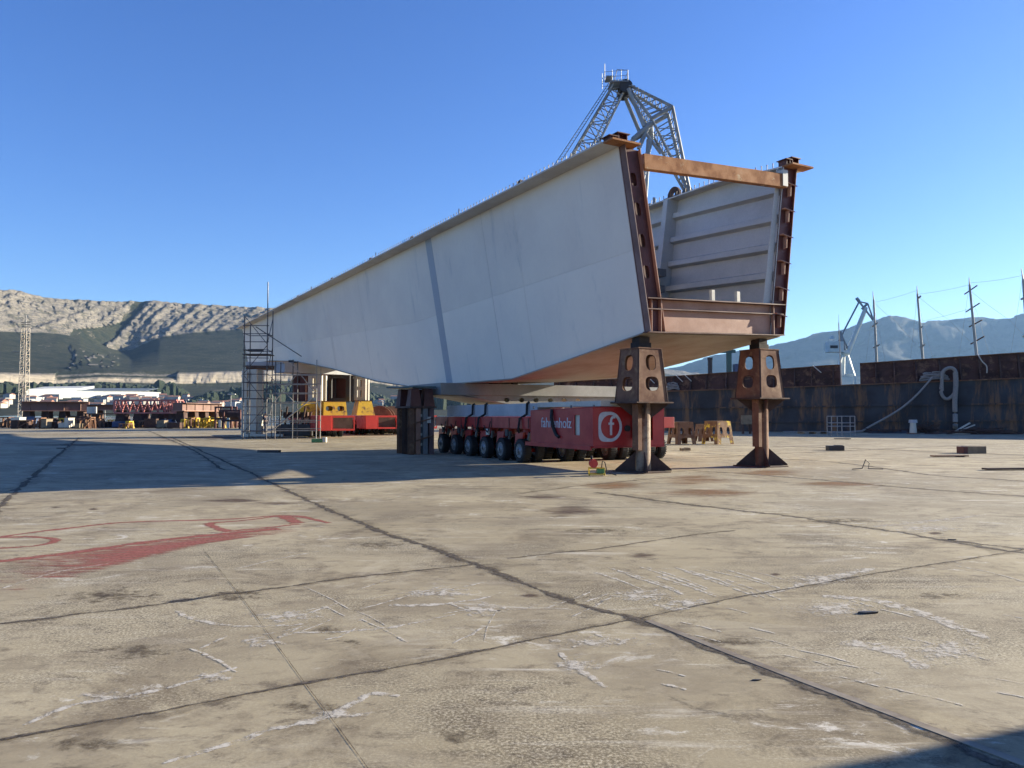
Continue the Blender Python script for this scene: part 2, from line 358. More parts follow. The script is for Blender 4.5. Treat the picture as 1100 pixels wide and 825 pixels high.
def smooth_poly(pts, sub=6):
    out = []
    for i in range(len(pts) - 1):
        p0 = pts[max(i - 1, 0)]; p1 = pts[i]; p2 = pts[i + 1]; p3 = pts[min(i + 2, len(pts) - 1)]
        for k in range(sub):
            f = k / sub
            out.append(.5 * ((2 * p1) + (p2 - p0) * f + (2 * p0 - 5 * p1 + 4 * p2 - p3) * f * f + (3 * p1 - p0 - 3 * p2 + p3) * f ** 3))
    out.append(pts[-1]); return out
class Decals:
    def __init__(s): s.v = []; s.f = []; s.e = []
    def ribbon(s, px, w, z, jit=.0, taper=False, sub=8):
        z *= .13
        pts = smooth_poly([G(*p) for p in px], sub); m = len(pts)
        b = len(s.v)
        for i, p in enumerate(pts):
            d = (pts[min(i + 1, m - 1)] - pts[max(i - 1, 0)]).normalized(); n_ = V((-d.y, d.x, 0))
            ww = w * (1 + jit * (noise.noise(p * 2.3 + V((z * 7000, 0, 0))) + .6 * noise.noise(p * 9))) * (math.sin(math.pi * (i + .5) / m) ** .4 if taper else 1)
            off = jit * w * (.5 * noise.noise(p * 1.3) + .35 * noise.noise(p * 6.1) + .2 * noise.noise(p * 17))
            for k, e in ((-1, 0), (-.45, .9), (0, 1), (.45, .9), (1, 0)):
                s.v.append(V((p.x, p.y, z)) + n_ * (ww / 2 * k + off)); s.e.append(e if not taper or 0 < i < m - 1 else 0)
        for i in range(m - 1):
            for k in range(4):
                a = b + i * 5 + k; s.f.append((a, a + 1, a + 6, a + 5))
    def patch(s, px, z):
        z *= .13
        pts = [G(*p) for p in px]; c = sum(pts, V()) / len(pts); b = len(s.v); n = len(pts)
        s.v.append(V((c.x, c.y, z))); s.e.append(1)
        for f, e in ((.35, .8), (1, 0)):
            for p in pts: s.v.append(V((c.x + (p.x - c.x) * f, c.y + (p.y - c.y) * f, z))); s.e.append(e)
        for i in range(n):
            j = (i + 1) % n; s.f += [(b, b + 1 + i, b + 1 + j), (b + 1 + i, b + 1 + n + i, b + 1 + n + j, b + 1 + j)]
    def build(s, name, mat):
        me = bpy.data.meshes.new(name); me.from_pydata([tuple(p) for p in s.v], [], s.f); me.materials.append(mat)
        at = me.attributes.new('edge', 'FLOAT', 'POINT'); at.data.foreach_set('value', [float(x) for x in s.e])
        o = bpy.data.objects.new(name, me); C.objects.link(o); o['kind'] = 'structure'; return o
def ell(cx, cy, rx, ry, n=14): return [(cx + rx * math.cos(2 * math.pi * k / n) * (1 + .15 * math.sin(k * 2.7)), cy + ry * math.sin(2 * math.pi * k / n) * (1 + .15 * math.sin(k * 1.9))) for k in range(n)]
D = Decals()
D.patch(ell(745, 516, 70, 9), .0042); D.patch(ell(830, 508, 60, 6), .0047); D.patch(ell(660, 522, 60, 7), .0052); D.patch(ell(760, 530, 90, 8), .0057)
D.patch(ell(900, 520, 80, 6), .0062); D.build('rust_stains', m_stain)
D = Decals()
D.patch(ell(612, 549, 62, 10), .0072); D.patch(ell(585, 534, 45, 5), .0077); D.patch(ell(250, 538, 60, 4), .0082); D.patch(ell(300, 541, 50, 3), .0087)
D.patch(ell(60, 545, 12, 2), .0082); D.patch(ell(100, 547, 10, 2), .0082); D.patch(ell(570, 640, 20, 4), .0082); D.patch(ell(833, 617, 10, 2.5), .0082); D.patch(ell(1005, 573, 14, 2.5), .0082)
D.patch(ell(690, 597, 30, 4), .0092); D.patch(ell(240, 470, 120, 3), .0092); D.patch(ell(90, 478, 110, 2), .0092)
D.build('oil_stains', m_oil)
D = Decals()
D.patch([(-40, 604), (0, 599), (120, 583), (230, 570), (300, 562), (352, 560), (350, 567), (300, 573), (240, 582), (150, 604), (60, 628), (0, 640), (-40, 650)], .011)
D.ribbon([(-30, 582), (0, 577), (60, 569), (140, 561), (240, 558), (310, 554), (352, 562)], .17, .0115, .5)
D.ribbon([(224, 562), (262, 559), (302, 554)], .13, .012, .5, sub=4); D.ribbon([(302, 554), (312, 558), (322, 562)], .3, .0121, .3, sub=4); D.ribbon([(322, 563), (285, 567), (240, 571)], .12, .0122, .5, sub=4); D.ribbon([(222, 562), (232, 567), (244, 571)], .22, .0123, .3, sub=4)
D.ribbon([(0, 577), (40, 577), (60, 580), (40, 586), (-20, 590)], .16, .0125, .3)
D.ribbon([(-30, 606), (60, 596), (160, 582), (300, 568)], .28, .013, .4)
D.ribbon([(0, 477), (90, 474), (190, 471)], .5, .0115, .4)
D.build('red_paint_marks', m_redpaint)
D = Decals(); r2 = random.Random(3)
for pts, w in (([(20, 780), (80, 757), (120, 750), (180, 738), (258, 716)], .09), ([(170, 822), (250, 800), (290, 785), (350, 770), (400, 745), (432, 748)], .11),
               ([(190, 655), (240, 672), (330, 670)], .12), ([(385, 655), (440, 640), (480, 628)], .05), ([(415, 650), (470, 650), (530, 640)], .12), ([(300, 680), (400, 676), (470, 665)], .08),
               ([(520, 690), (525, 672), (535, 655)], .02), ([(480, 648), (500, 655), (520, 662)], .06), ([(450, 640), (480, 632), (500, 640)], .04),
               ([(810, 640), (860, 628), (920, 615), (940, 610)], .22), ([(700, 650), (730, 655), (760, 645)], .2), ([(600, 700), (630, 722), (650, 740)], .1),
               ([(250, 612), (300, 600), (345, 592)], .06), ([(0, 633), (60, 615), (120, 605)], .06), ([(540, 513), (420, 520), (300, 526)], .1), ([(880, 640), (960, 650), (1060, 690)], .25), ([(900, 690), (960, 700), (1000, 720)], .3)):  # the ribbon along the girder shadow's edge paints the lit stripe there
    D.ribbon(pts, w, .0155 + .00003 * len(D.v) / 50, .6, True)
for k in range(16):
    x = 640 + k * 9 + r2.uniform(-4, 4); y = 612 + r2.uniform(-4, 8); L = r2.uniform(40, 75)
    D.ribbon([(x, y), (x + L * .5, y + L * .16), (x + L, y + L * .36)], r2.uniform(.03, .08), .0165 + .00005 * k, .6, True)
for k in range(14):
    x = 930 + k * 8; y = 568 - k * .8; D.ribbon([(x, y), (x + 14, y - 3), (x + 26, y - 5)], .05, .0165, .4, True)
for k in range(26):
    x = r2.uniform(200, 640); y = r2.uniform(625, 700); L = r2.uniform(15, 60); a = r2.choice((-.35, -.5, -.2, .5))
    D.ribbon([(x, y), (x + L * .5, y + a * L * .45), (x + L, y + a * L)], r2.uniform(.02, .06), .0175 + .00005 * k, .6, True)
for k in range(30):
    x = r2.uniform(700, 1100); y = r2.uniform(600, 760); L = r2.uniform(20, 90)
    D.ribbon([(x, y), (x + L * .5, y + L * .1), (x + L, y + L * .24)], r2.uniform(.02, .05), .0185 + .00005 * k, .6, True)
for cx, cy, rx, ry in ((690, 640, 60, 12), (740, 648, 45, 8), (880, 622, 55, 7), (520, 655, 45, 12), (470, 637, 70, 8), (310, 662, 60, 10), (365, 767, 50, 9), (230, 728, 35, 8), (120, 748, 60, 9), (900, 655, 70, 14), (1020, 700, 60, 22), (620, 715, 45, 12), (280, 690, 40, 10), (1000, 568, 60, 6), (640, 690, 90, 9)):
    D.patch(ell(cx, cy, rx, ry), .0205 + cx * 1e-6)
D.build('scratch_and_light_marks', m_chalk)
D = Decals()
for cx, cy, rx, ry in ((350, 677, 36, 9), (372, 690, 30, 8), (95, 800, 90, 16), (500, 790, 60, 14), (250, 640, 90, 12), (120, 640, 110, 14), (780, 690, 70, 12), (410, 585, 60, 8), (900, 560, 80, 5), (640, 570, 70, 6), (330, 760, 80, 12), (1010, 640, 60, 8), (150, 700, 80, 14)):
    D.patch(ell(cx, cy, rx, ry), .0030 + cx * 1e-6)
D.build('grit_patches', decal('dark_grit', (.075, .055, .035), (.13, .10, .07), 8, .34, .62, .75, soft=.35))
D = Decals()
J = [([(185, 470), (262, 505), (330, 537), (400, 567), (470, 592), (520, 610), (600, 641), (690, 668), (800, 712), (940, 765), (1090, 822), (1190, 862)], .13, .5),
     ([(85, 470), (40, 508), (0, 545), (-60, 598)], .17, .3), ([(218, 590), (262, 645), (328, 735), (345, 757), (400, 832)], .007, .5),
     ([(-50, 676), (0, 670), (130, 655), (250, 638), (400, 618), (512, 606)], .06, .6), ([(545, 600), (600, 594), (640, 590), (720, 578), (790, 570)], .04, .6),
     ([(-50, 803), (0, 795), (150, 767), (325, 735), (450, 713), (560, 690), (690, 664), (800, 641), (935, 617), (1060, 597), (1160, 580)], .04, .9),
     ([(640, 529), (780, 547), (850, 555), (965, 572), (1010, 580), (1100, 594), (1160, 602)], .13, .6), ([(740, 505), (850, 513), (985, 525), (1085, 532), (1160, 540)], .11, .6),
     ([(720, 484), (800, 490), (900, 497), (1000, 510), (1120, 518)], .13, .5), ([(1010, 579), (1060, 585), (1100, 590)], .1, .4), ([(560, 530), (640, 520), (720, 513)], .05, .6),
     ([(0, 467), (120, 465), (250, 463)], .5, .6), ([(0, 473), (150, 470), (255, 468)], .35, .5), ([(720, 478), (860, 480), (1100, 489)], .3, .6), ([(240, 505), (200, 480), (160, 463)], .12, .3),
     ([(560, 480), (700, 492), (870, 486), (1000, 480), (1100, 476)], .1, .5)]
for i, (pts, w, j) in enumerate(J): D.ribbon(pts, w * 1.2, .022 + .0007 * i, max(j, .9), sub=40)
D.build('slab_joints', m_joint)
D = Decals()
for i, (pts, w, j) in enumerate(J):
    if w > .035: D.ribbon(pts, w * 4.5, .0145 + .0001 * i, .9, sub=16)
D.build('joint_stains', decal('joint_side_stain', (.13, .10, .07), (.18, .14, .10), 3.5, .30, .9, .7, soft=.55))
# flat steel strip lying in the main joint
ms = MB(); px_ = [(692, 667), (800, 710), (940, 763), (1090, 820), (1190, 860)]
pp = smooth_poly([G(*p) for p in px_], 6)
for a_, b_ in zip(pp, pp[1:]): ms.bar(a_ + V((.03, 0, .0035)), b_ + V((.03, 0, .0035)), .06, .004)
st = ms.build('joint_strip', M('dull_steel_strip', (.27, .225, .17), (.15, .115, .085), 3, rough=.75, metal=.0)); st['kind'] = 'structure'

# ------------------------------------------------------------ MOUNTAINS
def terrain(name, x0, x1, cols, prof, mat, nz, rows_attr=True):
    """prof(px) -> list of (D, y_pixel, rock) stations from the foot up; built as real slopes at real distances"""
    vs_, fs, rk = [], [], []
    lists = []
    for i in range(cols + 1):
        px = x0 + (x1 - x0) * i / cols; lst = prof(px); lists.append(lst)
    for i, lst in enumerate(lists):
        px = x0 + (x1 - x0) * i / cols
        for (Dd, y, r_) in lst:
            Dd *= DM(px) if name.startswith('lime') else 1
            X = (px - 550) / 820 * Dd; z = 1.6 + (445 - y) / 820 * Dd
            p = V((X, Dd, z)); a, f_ = nz
            d1 = sum(noise.noise(p * (f_ * 2 ** o)) * .66 ** o for o in range(6))
            d2 = sum(abs(noise.noise(V((p.x * f_ * 1.5 * 2 ** o, p.z * f_ * 2.6 * 2 ** o, o * 5.1)))) * .74 ** o for o in range(6))
            k = a * (.35 + 1.6 * min(r_, .8 if r_ <= 1 else .3))
            vs_.append((p.x, p.y + k * (d1 * (1.0 - .55 * min(r_, 1)) - d2 * .9 * r_ - 1.1 * r_ * abs(noise.noise(V((p.x * f_ * 2.2, p.z * f_ * .3, 9))))), p.z + k * .12 * d1 * (1 if r_ < .9 else .6))); rk.append(r_)
    m = len(lists[0])
    for i in range(cols):
        for j in range(m - 1): fs.append((i * m + j, (i + 1) * m + j, (i + 1) * m + j + 1, i * m + j + 1))
    me = bpy.data.meshes.new(name); me.from_pydata(vs_, [], fs); me.materials.append(mat)
    at = me.attributes.new('rock', 'FLOAT', 'POINT'); at.data.foreach_set('value', rk)
    for p in me.polygons: p.use_smooth = True
    o = bpy.data.objects.new(name, me); C.objects.link(o); o['kind'] = 'structure'; return o
def DM(px): return max(.6, min(1.5, .85 + .001 * px))      # the ridge recedes towards the right
def DT(px, y):
    l = profL(px); 
    for (d0, y0, _), (d1, y1, _) in zip(l, l[1:]):
        if y0 >= y >= y1: return DM(px) * (d0 + (d1 - d0) * (y0 - y) / max(1e-6, y0 - y1))
    return DM(px) * 1100
def mountain_mat(name, rock1, rock2, veg1, veg2, s):
    m, t, b = nt(name); co = N(t, 'ShaderNodeTexCoord').outputs['Object']
    a = N(t, 'ShaderNodeAttribute'); a.attribute_name = 'rock'
    n1 = noise_n(t, co, s, 10, .7); n2 = noise_n(t, co, s * 6, 8, .75); n3 = noise_n(t, mapping(t, co, 0, (.6, .6, 5)), s * 1.6, 9, .75, .8)
    rock = mixc(t, ramp(t, n3, .42, .6), rock1, rock2)
    rock = mixc(t, ramp(t, n2, .52, .62, 0, .8), rock, veg1); rock = mixc(t, ramp(t, noise_n(t, mapping(t, co, 0, (1, 1, 1.8)), s * .9, 10, .8, .6), .50, .58, 0, .62), rock, veg2)
    rock = mixc(t, ramp(t, a.outputs['Fac'], 1.05, 1.2), rock, mixc(t, ramp(t, n3, .4, .6), (.36, .31, .235), (.25, .215, .165)))
    veg = mixc(t, ramp(t, n1, .4, .6), veg1, veg2); veg = mixc(t, ramp(t, noise_n(t, co, s * .3, 8, .75, .5), .42, .62, 0, .7), veg, tuple(x * 1.3 for x in veg2))
    veg = mixc(t, ramp(t, noise_n(t, mapping(t, co, R(30), (1, .3, .3)), s * 1.2, 9, .8, .8), .60, .66, 0, .8), veg, rock1)
    veg = mixc(t, ramp(t, n2, .38, .62, 0, .6), veg, tuple(x * .45 for x in veg1))
    f_ = ramp(t, mth(t, 'ADD', a.outputs['Fac'], mth(t, 'MULTIPLY', mth(t, 'SUBTRACT', n2, .5), .9)), .38, .62)
    t.links.new(mixc(t, f_, veg, rock), b.inputs['Base Color']); b.inputs['Roughness'].default_value = .95; b.inputs['Specular IOR Level'].default_value = .1
    bump(t, b, mth(t, 'ADD', n2, mth(t, 'MULTIPLY', n1, .6)), .9, .35 / s * .05)
    return m
ridgeL = [(-300, 300), (-100, 306), (0, 311), (20, 312), (40, 318), (62, 321), (100, 323), (130, 324), (160, 323), (200, 326), (250, 329), (300, 331), (360, 338), (420, 352), (520, 372), (640, 388), (760, 402), (900, 415)]
cliffL = [(-300, 350), (0, 355), (60, 357), (85, 361), (110, 371), (128, 376), (140, 376), (152, 370), (170, 362), (200, 357), (250, 353), (300, 348), (360, 352), (420, 362), (520, 380), (640, 394), (760, 406), (900, 418)]
footL = [(-300, 399), (0, 401), (60, 402), (110, 399), (200, 401), (300, 398), (380, 397), (430, 404), (520, 412), (640, 418), (900, 430)]
def profL(px):
    r_, c, f_ = lerp(ridgeL, px), lerp(cliffL, px), lerp(footL, px)
    r_ += 1.3 * noise.noise(V((px * .11, 0, 0))) + .8 * noise.noise(V((px * .5, 3, 0)))
    out = [(1050, 447, 0), (1300, 441, 0), (1650, 432, 0), (1900, 424, 0), (2050, 416, .1), (2130, f_ + 12, .1)]
    q_ = 1.3 if px > 195 or px < 60 else 1.1
    if 60 < px < 190: out += [(2140, f_ + 11, 1.1), (2150, f_ + 8, 1.3), (2165, f_ + 5, .2), (2200, f_ + 3, .7)]
    else: out += [(2140, f_ + 11, q_), (2150, f_ + 8, q_), (2160, f_ + 4, q_), (2175, f_ + 1, q_)]
    for k in range(1, 17):
        h = k / 17; out.append((2175 + 900 * h, f_ + (c - f_) * (h ** 1.15), .22 if 150 < (px + 3 * k) < 158 or (80 < px < 125 and noise.noise(V((px * .3, k * .9, 2))) > .15 and 3 < k < 14) and False else (.75 if (75 < px < 128 and 2 < k < 13 and noise.noise(V((px * .23, k * .7, 2))) > .22) else .0)))
    for k in range(0, 27):
        h = k / 26; pg = 108 + 44 * h + 4 * noise.noise(V((h * 6, 1, 1))); gul = abs(px - pg) < 7 or (76 < px < pg and h < .62 - .5 * (pg - px) / 40); out.append((3080 + 260 * h, c + (r_ - c) * h, .12 if gul else (1.0 if 0 < k < 26 else .8)))  # the gully's dark diagonal shade is painted in as a scrub-coloured strip
    out += [(3500, r_ + 2, .5), (4200, r_ + 25, .2)]
    return out
mtL = terrain('limestone_ridge_hill', -300, 900, 760, profL, mountain_mat('limestone_and_scrub', (.25, .22, .175), (.135, .125, .11), (.022, .03, .02), (.048, .05, .033), .02), (15, .015))
ridgeR = [(500, 425), (600, 412), (680, 401), (720, 395), (760, 385), (800, 377), (840, 368), (870, 359), (895, 356), (915, 350), (935, 344), (955, 339), (968, 341), (985, 347), (1000, 345), (1020, 345), (1042, 342), (1058, 342), (1070, 345), (1080, 344), (1100, 338), (1140, 328), (1300, 318), (1500, 330)]
def profR(px):
    r_ = lerp(ridgeR, px) + .8 * noise.noise(V((px * .15, 7, 0)))
    out = [(6500, 445.3, .0)]
    for k in range(1, 40):
        h = k / 40; out.append((6500 + 3000 * h, 445 + (r_ - 445) * h ** 1.1, .15 + .3 * h))
    out += [(9500, r_, .5), (10200, r_ + 6, .4)]
    return out
mtR = terrain('far_mountain_range', 500, 1400, 360, profR, mountain_mat('hazy_far_slopes', (.12, .11, .10), (.08, .08, .075), (.03, .036, .028), (.055, .055, .045), .002), (230, .0011))
# dark belts of trees on the lower slope
mveg = M('far_woodland', (.018, .030, .016), (.03, .042, .02), .02, rough=1, bmp=0, bsc=.3)
def belt(name, xa, xb, ya, yb, Dd, seed, label):
    r_ = random.Random(seed); mb = MB()
    n = int((xb - xa) * 3.2)
    for k in range(n):
        px = xa + (xb - xa) * (k + r_.random()) / n; f_ = math.sin(math.pi * min(1, max(0, (px - xa) / (xb - xa)))) ** .5
        y0 = ya; y1 = ya + (yb - ya) * f_ * r_.uniform(.55, 1.1)
        dd = DT(px, ya - 1) - 20 + r_.uniform(-40, 40); X = (px - 550) / 820 * dd
        zb = 1.6 + (445 - y0 - 1) / 820 * dd; zt = 1.6 + (445 - y1) / 820 * dd; w = r_.uniform(5, 11); zt = zb + (zt - zb) * r_.uniform(.5, 1)
        ring = []
        for q_, (zz, rr) in enumerate(((zb, .9), (zb + (zt - zb) * .5, 1.15), (zb + (zt - zb) * .85, .95), (zt, .35))):
            ring.append([V((X + w * rr * math.cos(a) * r_.uniform(.8, 1.2), dd + w * rr * math.sin(a) * r_.uniform(.8, 1.2), zz + r_.uniform(-1, 1))) for a in [i * math.pi / 3 for i in range(6)]])
        b_ = len(mb.v)
        for rg in ring: mb.v += rg
        mb.f.append(tuple(b_ + 18 + i for i in range(6)))
        for q_ in range(3):
            for i in range(6): mb.f.append((b_ + q_ * 6 + i, b_ + q_ * 6 + (i + 1) % 6, b_ + q_ * 6 + 6 + (i + 1) % 6, b_ + q_ * 6 + 6 + i))
    return props(mb.build(name, mveg), label, 'trees', kind='stuff')
belt('tree_belt', -60, 105, 421, 410, 1750, 1, 'dark green trees behind the long white hall')
belt('tree_belt', 148, 200, 424, 409, 1700, 2, 'dark green trees right of the long white hall')
belt('tree_belt', 205, 420, 432, 411, 1650, 3, 'dark green woodland behind the scaffold and yellow trestles')
belt('tree_belt', 40, 160, 416, 410, 1900, 4, 'dark strip of trees under the pale quarry face')
belt('tree_belt', 410, 620, 440, 414, 1650, 5, 'dark green woodland seen past the rusty stack')

# ------------------------------------------------------------ FAR TOWN
m_wall = M('house_wall', (.45, .42, .37), (.3, .28, .25), .05, rough=.9, bmp=0, bsc=.5)
m_roof = M('tiled_roof', (.34, .16, .10), (.25, .13, .09), .1, rough=.9, bmp=0, bsc=.5)
m_hall = M('white_cladding', (.42, .43, .42), (.36, .37, .365), .02, rough=.6, bmp=0, bsc=.2)
m_hallroof = M('dark_hall_roof', (.10, .13, .16), (.08, .1, .12), .02, rough=.7, bmp=0, bsc=.2)
def far(px, y, Dd): return V(((px - 550) / 820 * Dd, Dd, 1.6 + (445 - y) / 820 * Dd))
hall = thing('warehouse', 'long white factory hall with dark roof at the mountain foot', 'building', far(95, 428, DT(95, 428)))
DH = DT(95, 428); a_, b_ = far(28, 428, DH - 110), far(158, 428, DH + 120)
mb = MB(); mb.prism([a_, b_, b_ + V((0, 70, 0)), a_ + V((0, 70, 0))], (0, 0, 16)); mb.build('wall', m_hall, hall)
a2, b2_ = far(80, 420.9, DH - 10), far(157, 420.9, DH + 124)
mb = MB(); mb.prism([a2 + V((0, 0, 2)), b2_ + V((0, 0, 2)), b2_ + V((0, 60, 9)), a2 + V((0, 60, 9))], (0, 0, 1.2)); mb.build('roof', m_hallroof, hall)
a3, b3 = far(28, 421, DH - 104), far(85, 419.8, DH - 4)
mb = MB(); mb.prism([a3 + V((0, 6, -1)), b3 + V((0, 6, -1)), b3 + V((0, 60, 6)), a3 + V((0, 60, 6))], (0, 0, 7)); mb.build('roof_monitor', m_hall, hall)
r3 = random.Random(11); HOUSES = []; LAST = [None]
def house(px, y, Dd, w, h, roof, label, rot=0.0, grp='houses of the far town'):
    p_ = far(px, y, Dd); ax = (V((math.cos(rot), math.sin(rot), 0)), V((-math.sin(rot), math.cos(rot), 0)), ZU)
    t_ = thing('house', label, 'house', p_, grp); dp = w * .7; LAST[0] = t_
    MB().box(p_ + V((0, 0, h / 2 - 3)), (w, dp, h + 6), ax).build('wall', m_wall, t_)
    X, Y_, Z = ax; e = p_ + V((0, 0, h))
    if roof == 'tile':
        c_ = [e + X * (sx * w * .54) + Y_ * (sy * dp * .54) for sx, sy in ((-1, -1), (1, -1), (1, 1), (-1, 1))]
        r0, r1 = e - X * w * .5 + ZU * h * .35, e + X * w * .5 + ZU * h * .35
        mb = MB(); mb.add(c_ + [r0, r1], [(0, 1, 5, 4), (2, 3, 4, 5), (0, 4, 3), (1, 2, 5), (3, 2, 1, 0)]); mb.build('roof', m_roof, t_)
    else: MB().box(e + ZU * .4, (w * 1.04, dp * 1.04, .8), ax).build('roof', m_hall, t_)
for k in range(120):
    px = r3.uniform(-20, 262) if k < 100 else r3.uniform(380, 460); y = r3.uniform(428, 439); Dd = DT(px, y)
    kind_ = 'tile' if r3.random() < .6 else 'flat'
    house(px, y, Dd, r3.uniform(11, 24), r3.uniform(6, 10), kind_, 'small pale house with red tiled roof in the far town' if kind_ == 'tile' else 'small pale flat roofed house in the far town', r3.uniform(-.5, .5), 'tiled houses of the far town' if kind_ == 'tile' else 'flat roofed houses of the far town')
    HOUSES.append((px, kind_, C.objects[-4] if False else LAST[0]))
for kk in ('tile', 'flat'):
    for i, (px, _, o_) in enumerate(sorted([h for h in HOUSES if h[1] == kk], key=lambda h: h[0])):
        o_['label'] = ('red roofed house' if kk == 'tile' else 'flat roofed pale house') + ', %s from the left of its kind in the far town' % ordinal(i + 1)
for k, (px, y) in enumerate(((385, 400), (392, 402), (402, 404), (411, 406), (396, 400))):
    house(px, y + 2, DT(px, y + 2), 24, 11, 'flat', ('leftmost', 'third', 'fourth', 'rightmost', 'second')[k] + ' of five pale houses on the hill top seen under the girder', .1, 'houses on the hill top')
for px, w, lab in ((240, 60, 'long white shed with flat roof at the foot of the hill near the scaffold'), (196, 75, 'low white hall behind the red truss')):
    p_ = far(px, 437, DT(px, 437)); t_ = thing('storage_shed', lab, 'building', p_)
    MB().box(p_ + V((0, 0, 3)), (w, 30, 14 if px > 200 else 10)).build('wall', m_hall, t_)
    MB().box(p_ + V((0, 0, (10.3 if px > 200 else 8.3))), (w * 1.02, 31, .6)).build('roof', m_hallroof, t_)
    mb = MB()
    for k in range(6): mb.box(p_ + V(((k - 2.5) * w / 6.5, -15.1, 2)), (w / 12, .3, 6))
    mb.each('door', m_grey, t_)

# ------------------------------------------------------------ HAZE
hz = MB().b2((-9600, -900, -60), (9600, 14500, 1700)).build('haze', None)
mh, th_, bh = nt('pale_haze'); th_.nodes.remove(bh)
pv = th_.nodes.new('ShaderNodeVolumePrincipled'); pv.inputs['Color'].default_value = (.34, .60, 1, 1); pv.inputs['Density'].default_value = 2.7e-5; pv.inputs['Anisotropy'].default_value = .2
th_.links.new(pv.outputs[0], th_.nodes['Material Output'].inputs['Volume']); hz.data.materials.append(mh); hz['kind'] = 'stuff'

# ------------------------------------------------------------ BRIDGE GIRDER
ZB = [(0, 3.84), (4, 3.33), (7.6, 2.90), (12, 2.90), (17.6, 2.94), (22, 3.35), (30, 4.45), (38, 5.35), (46, 5.9), (57, 6.2)]
def zbl(s): return lerp(ZB, s)
def zbr(s): return lerp(ZB, s) + .18
def ztl(s): return 8.83 + .0085 * s
def ztr(s): return 9.28 + .0135 * s + .26 * min(1, s / 3)
def wl(z): return -(z - 3.84) * .17
def wr(z): return 5.25 + (z - 4.0) * .13
def zseam(s): return lerp([(0, 6.05), (16, 5.75), (30, 6.3), (57, 7.2)], s)
ST = [0, 1, 2, 3, 4, 5, 6, 7, 7.6, 8.5, 10, 12, 14, 16, 17.6, 19, 20.5, 22, 24, 26, 28, 30, 33, 36, 38, 41, 44, 46, 50, 53, 55.5]
gir = thing('bridge_girder', 'huge grey white steel box girder with open top resting on rusty pedestals', 'bridge girder', g(0, 2.6, 0))
def webrows(fa, fb, wf, n=4, ds=0):
    return [[g(s, wf(fa(s) + (fb(s) - fa(s)) * k / n) + ds, fa(s) + (fb(s) - fa(s)) * k / n) for s in ST] for k in range(n + 1)]
mb = MB(); mb.prism([g(.06, wl(3.9) + .04, 3.9), g(.06, wl(3.9) + .6, 3.9), g(.06, wl(8.8) + .6, 8.8), g(.06, wl(8.8) + .04, 8.8)], gu * .02); mb.build('hole_shade_plate', m_primer, gir)  # dark plate added behind the post so its holes look shaded
MB().grid(webrows(zbl, zseam, wl), gt * .03).build('web_plate', m_white_low, gir, label='lower paler strake of the near web')
MB().grid(webrows(lambda s: zseam(s) + .004, ztl, wl), gt * .034).build('web_plate', m_white, gir, label='upper greyer strake of the near web')
MB().grid(webrows(zbr, ztr, wr, 6), gt * .03).build('web_plate', m_inner, gir)
mb = MB(); mb.grid([[g(s, wl(zbl(s)) - .06 + (wr(zbr(s)) - wl(zbl(s)) + .12) * k / 4, zbl(s) + .18 * k / 4 - .012) for s in ST] for k in range(5)], (0, 0, -.035))
mb.build('bottom_plate', m_under, gir)
def flange(zf, wf, wi, wo):
    rows = [[g(s, wf(zf(s)) + w, zf(s) + .003) for s in ST] for w in (wi, wo)]
    mb = MB(); mb.grid(rows, (0, 0, .045)); return mb
flange(ztl, wl, -.58, .42).build('top_flange', m_flange, gir)
flange(ztr, wr, -.42, .48).build('top_flange', m_flange, gir)
for zf, wf, a in ((ztl, wl, -.50), (ztr, wr, -.44)):
    mb = MB(); mb.gb(-.42, -.004, wf(zf(0)) + a, wf(zf(0)) + a + .94, zf(0), zf(0) + .05); mb.build('top_flange', m_rust, gir, label='rusty unpainted end of the top flange')
# splice bands on the near web, 4 mm proud
def band(s0, s1, mat, z0=None, z1=None):
    rows = []
    for k in range(9):
        f_ = k / 8; r_ = []
        for s in (s0, s1):
            a, b = zbl(s) + .01, ztl(s) - .01; z = a + (b - a) * f_; r_.append(g(s, wl(z) - .005, z))
        rows.append(r_)
    MB().grid(rows, gt * .004).build('splice_band', mat, gir)
band(12.75, 13.35, m_band); band(28.6, 29.0, m_white)
for s in (8.2, 22.6): band(s, s + .03, m_seam)
band(5.9, 5.95, m_white); band(44, 44.4, m_white)
# interior stiffeners
FR = [5.3, 10.6, 15.9, 21.2, 26.5, 31.8, 37.1, 42.4, 47.7, 53]
cuts = [.35] + FR + [55.4]
for k in range(5):
    for side in (0, 1):
        mb = MB()
        for a, b in zip(cuts, cuts[1:]):
            a += .0; L_ = []
            for s in (a + .02, b - .02):
                zf = (ztr, ztl)[side](s); zo = zf - .62 - k * .92
                zb_ = (zbr, zbl)[side](s)
                if zo - .3 < zb_ + .1: L_ = None; break
                if side == 0: L_.append([g(s, wr(zo + .16) - .002, zo + .16), g(s, wr(zo + .09) - .22, zo + .09), g(s, wr(zo - .09) - .22, zo - .09), g(s, wr(zo - .16) - .002, zo - .16)])
                else: L_.append([g(s, wl(zo + .16) + .036, zo + .16), g(s, wl(zo + .09) + .25, zo + .09), g(s, wl(zo - .09) + .25, zo - .09), g(s, wl(zo - .16) + .036, zo - .16)])
            if L_: mb.frust(L_[0], L_[1])
        if mb.v: mb.build('longitudinal_stiffener', m_inner, gir)
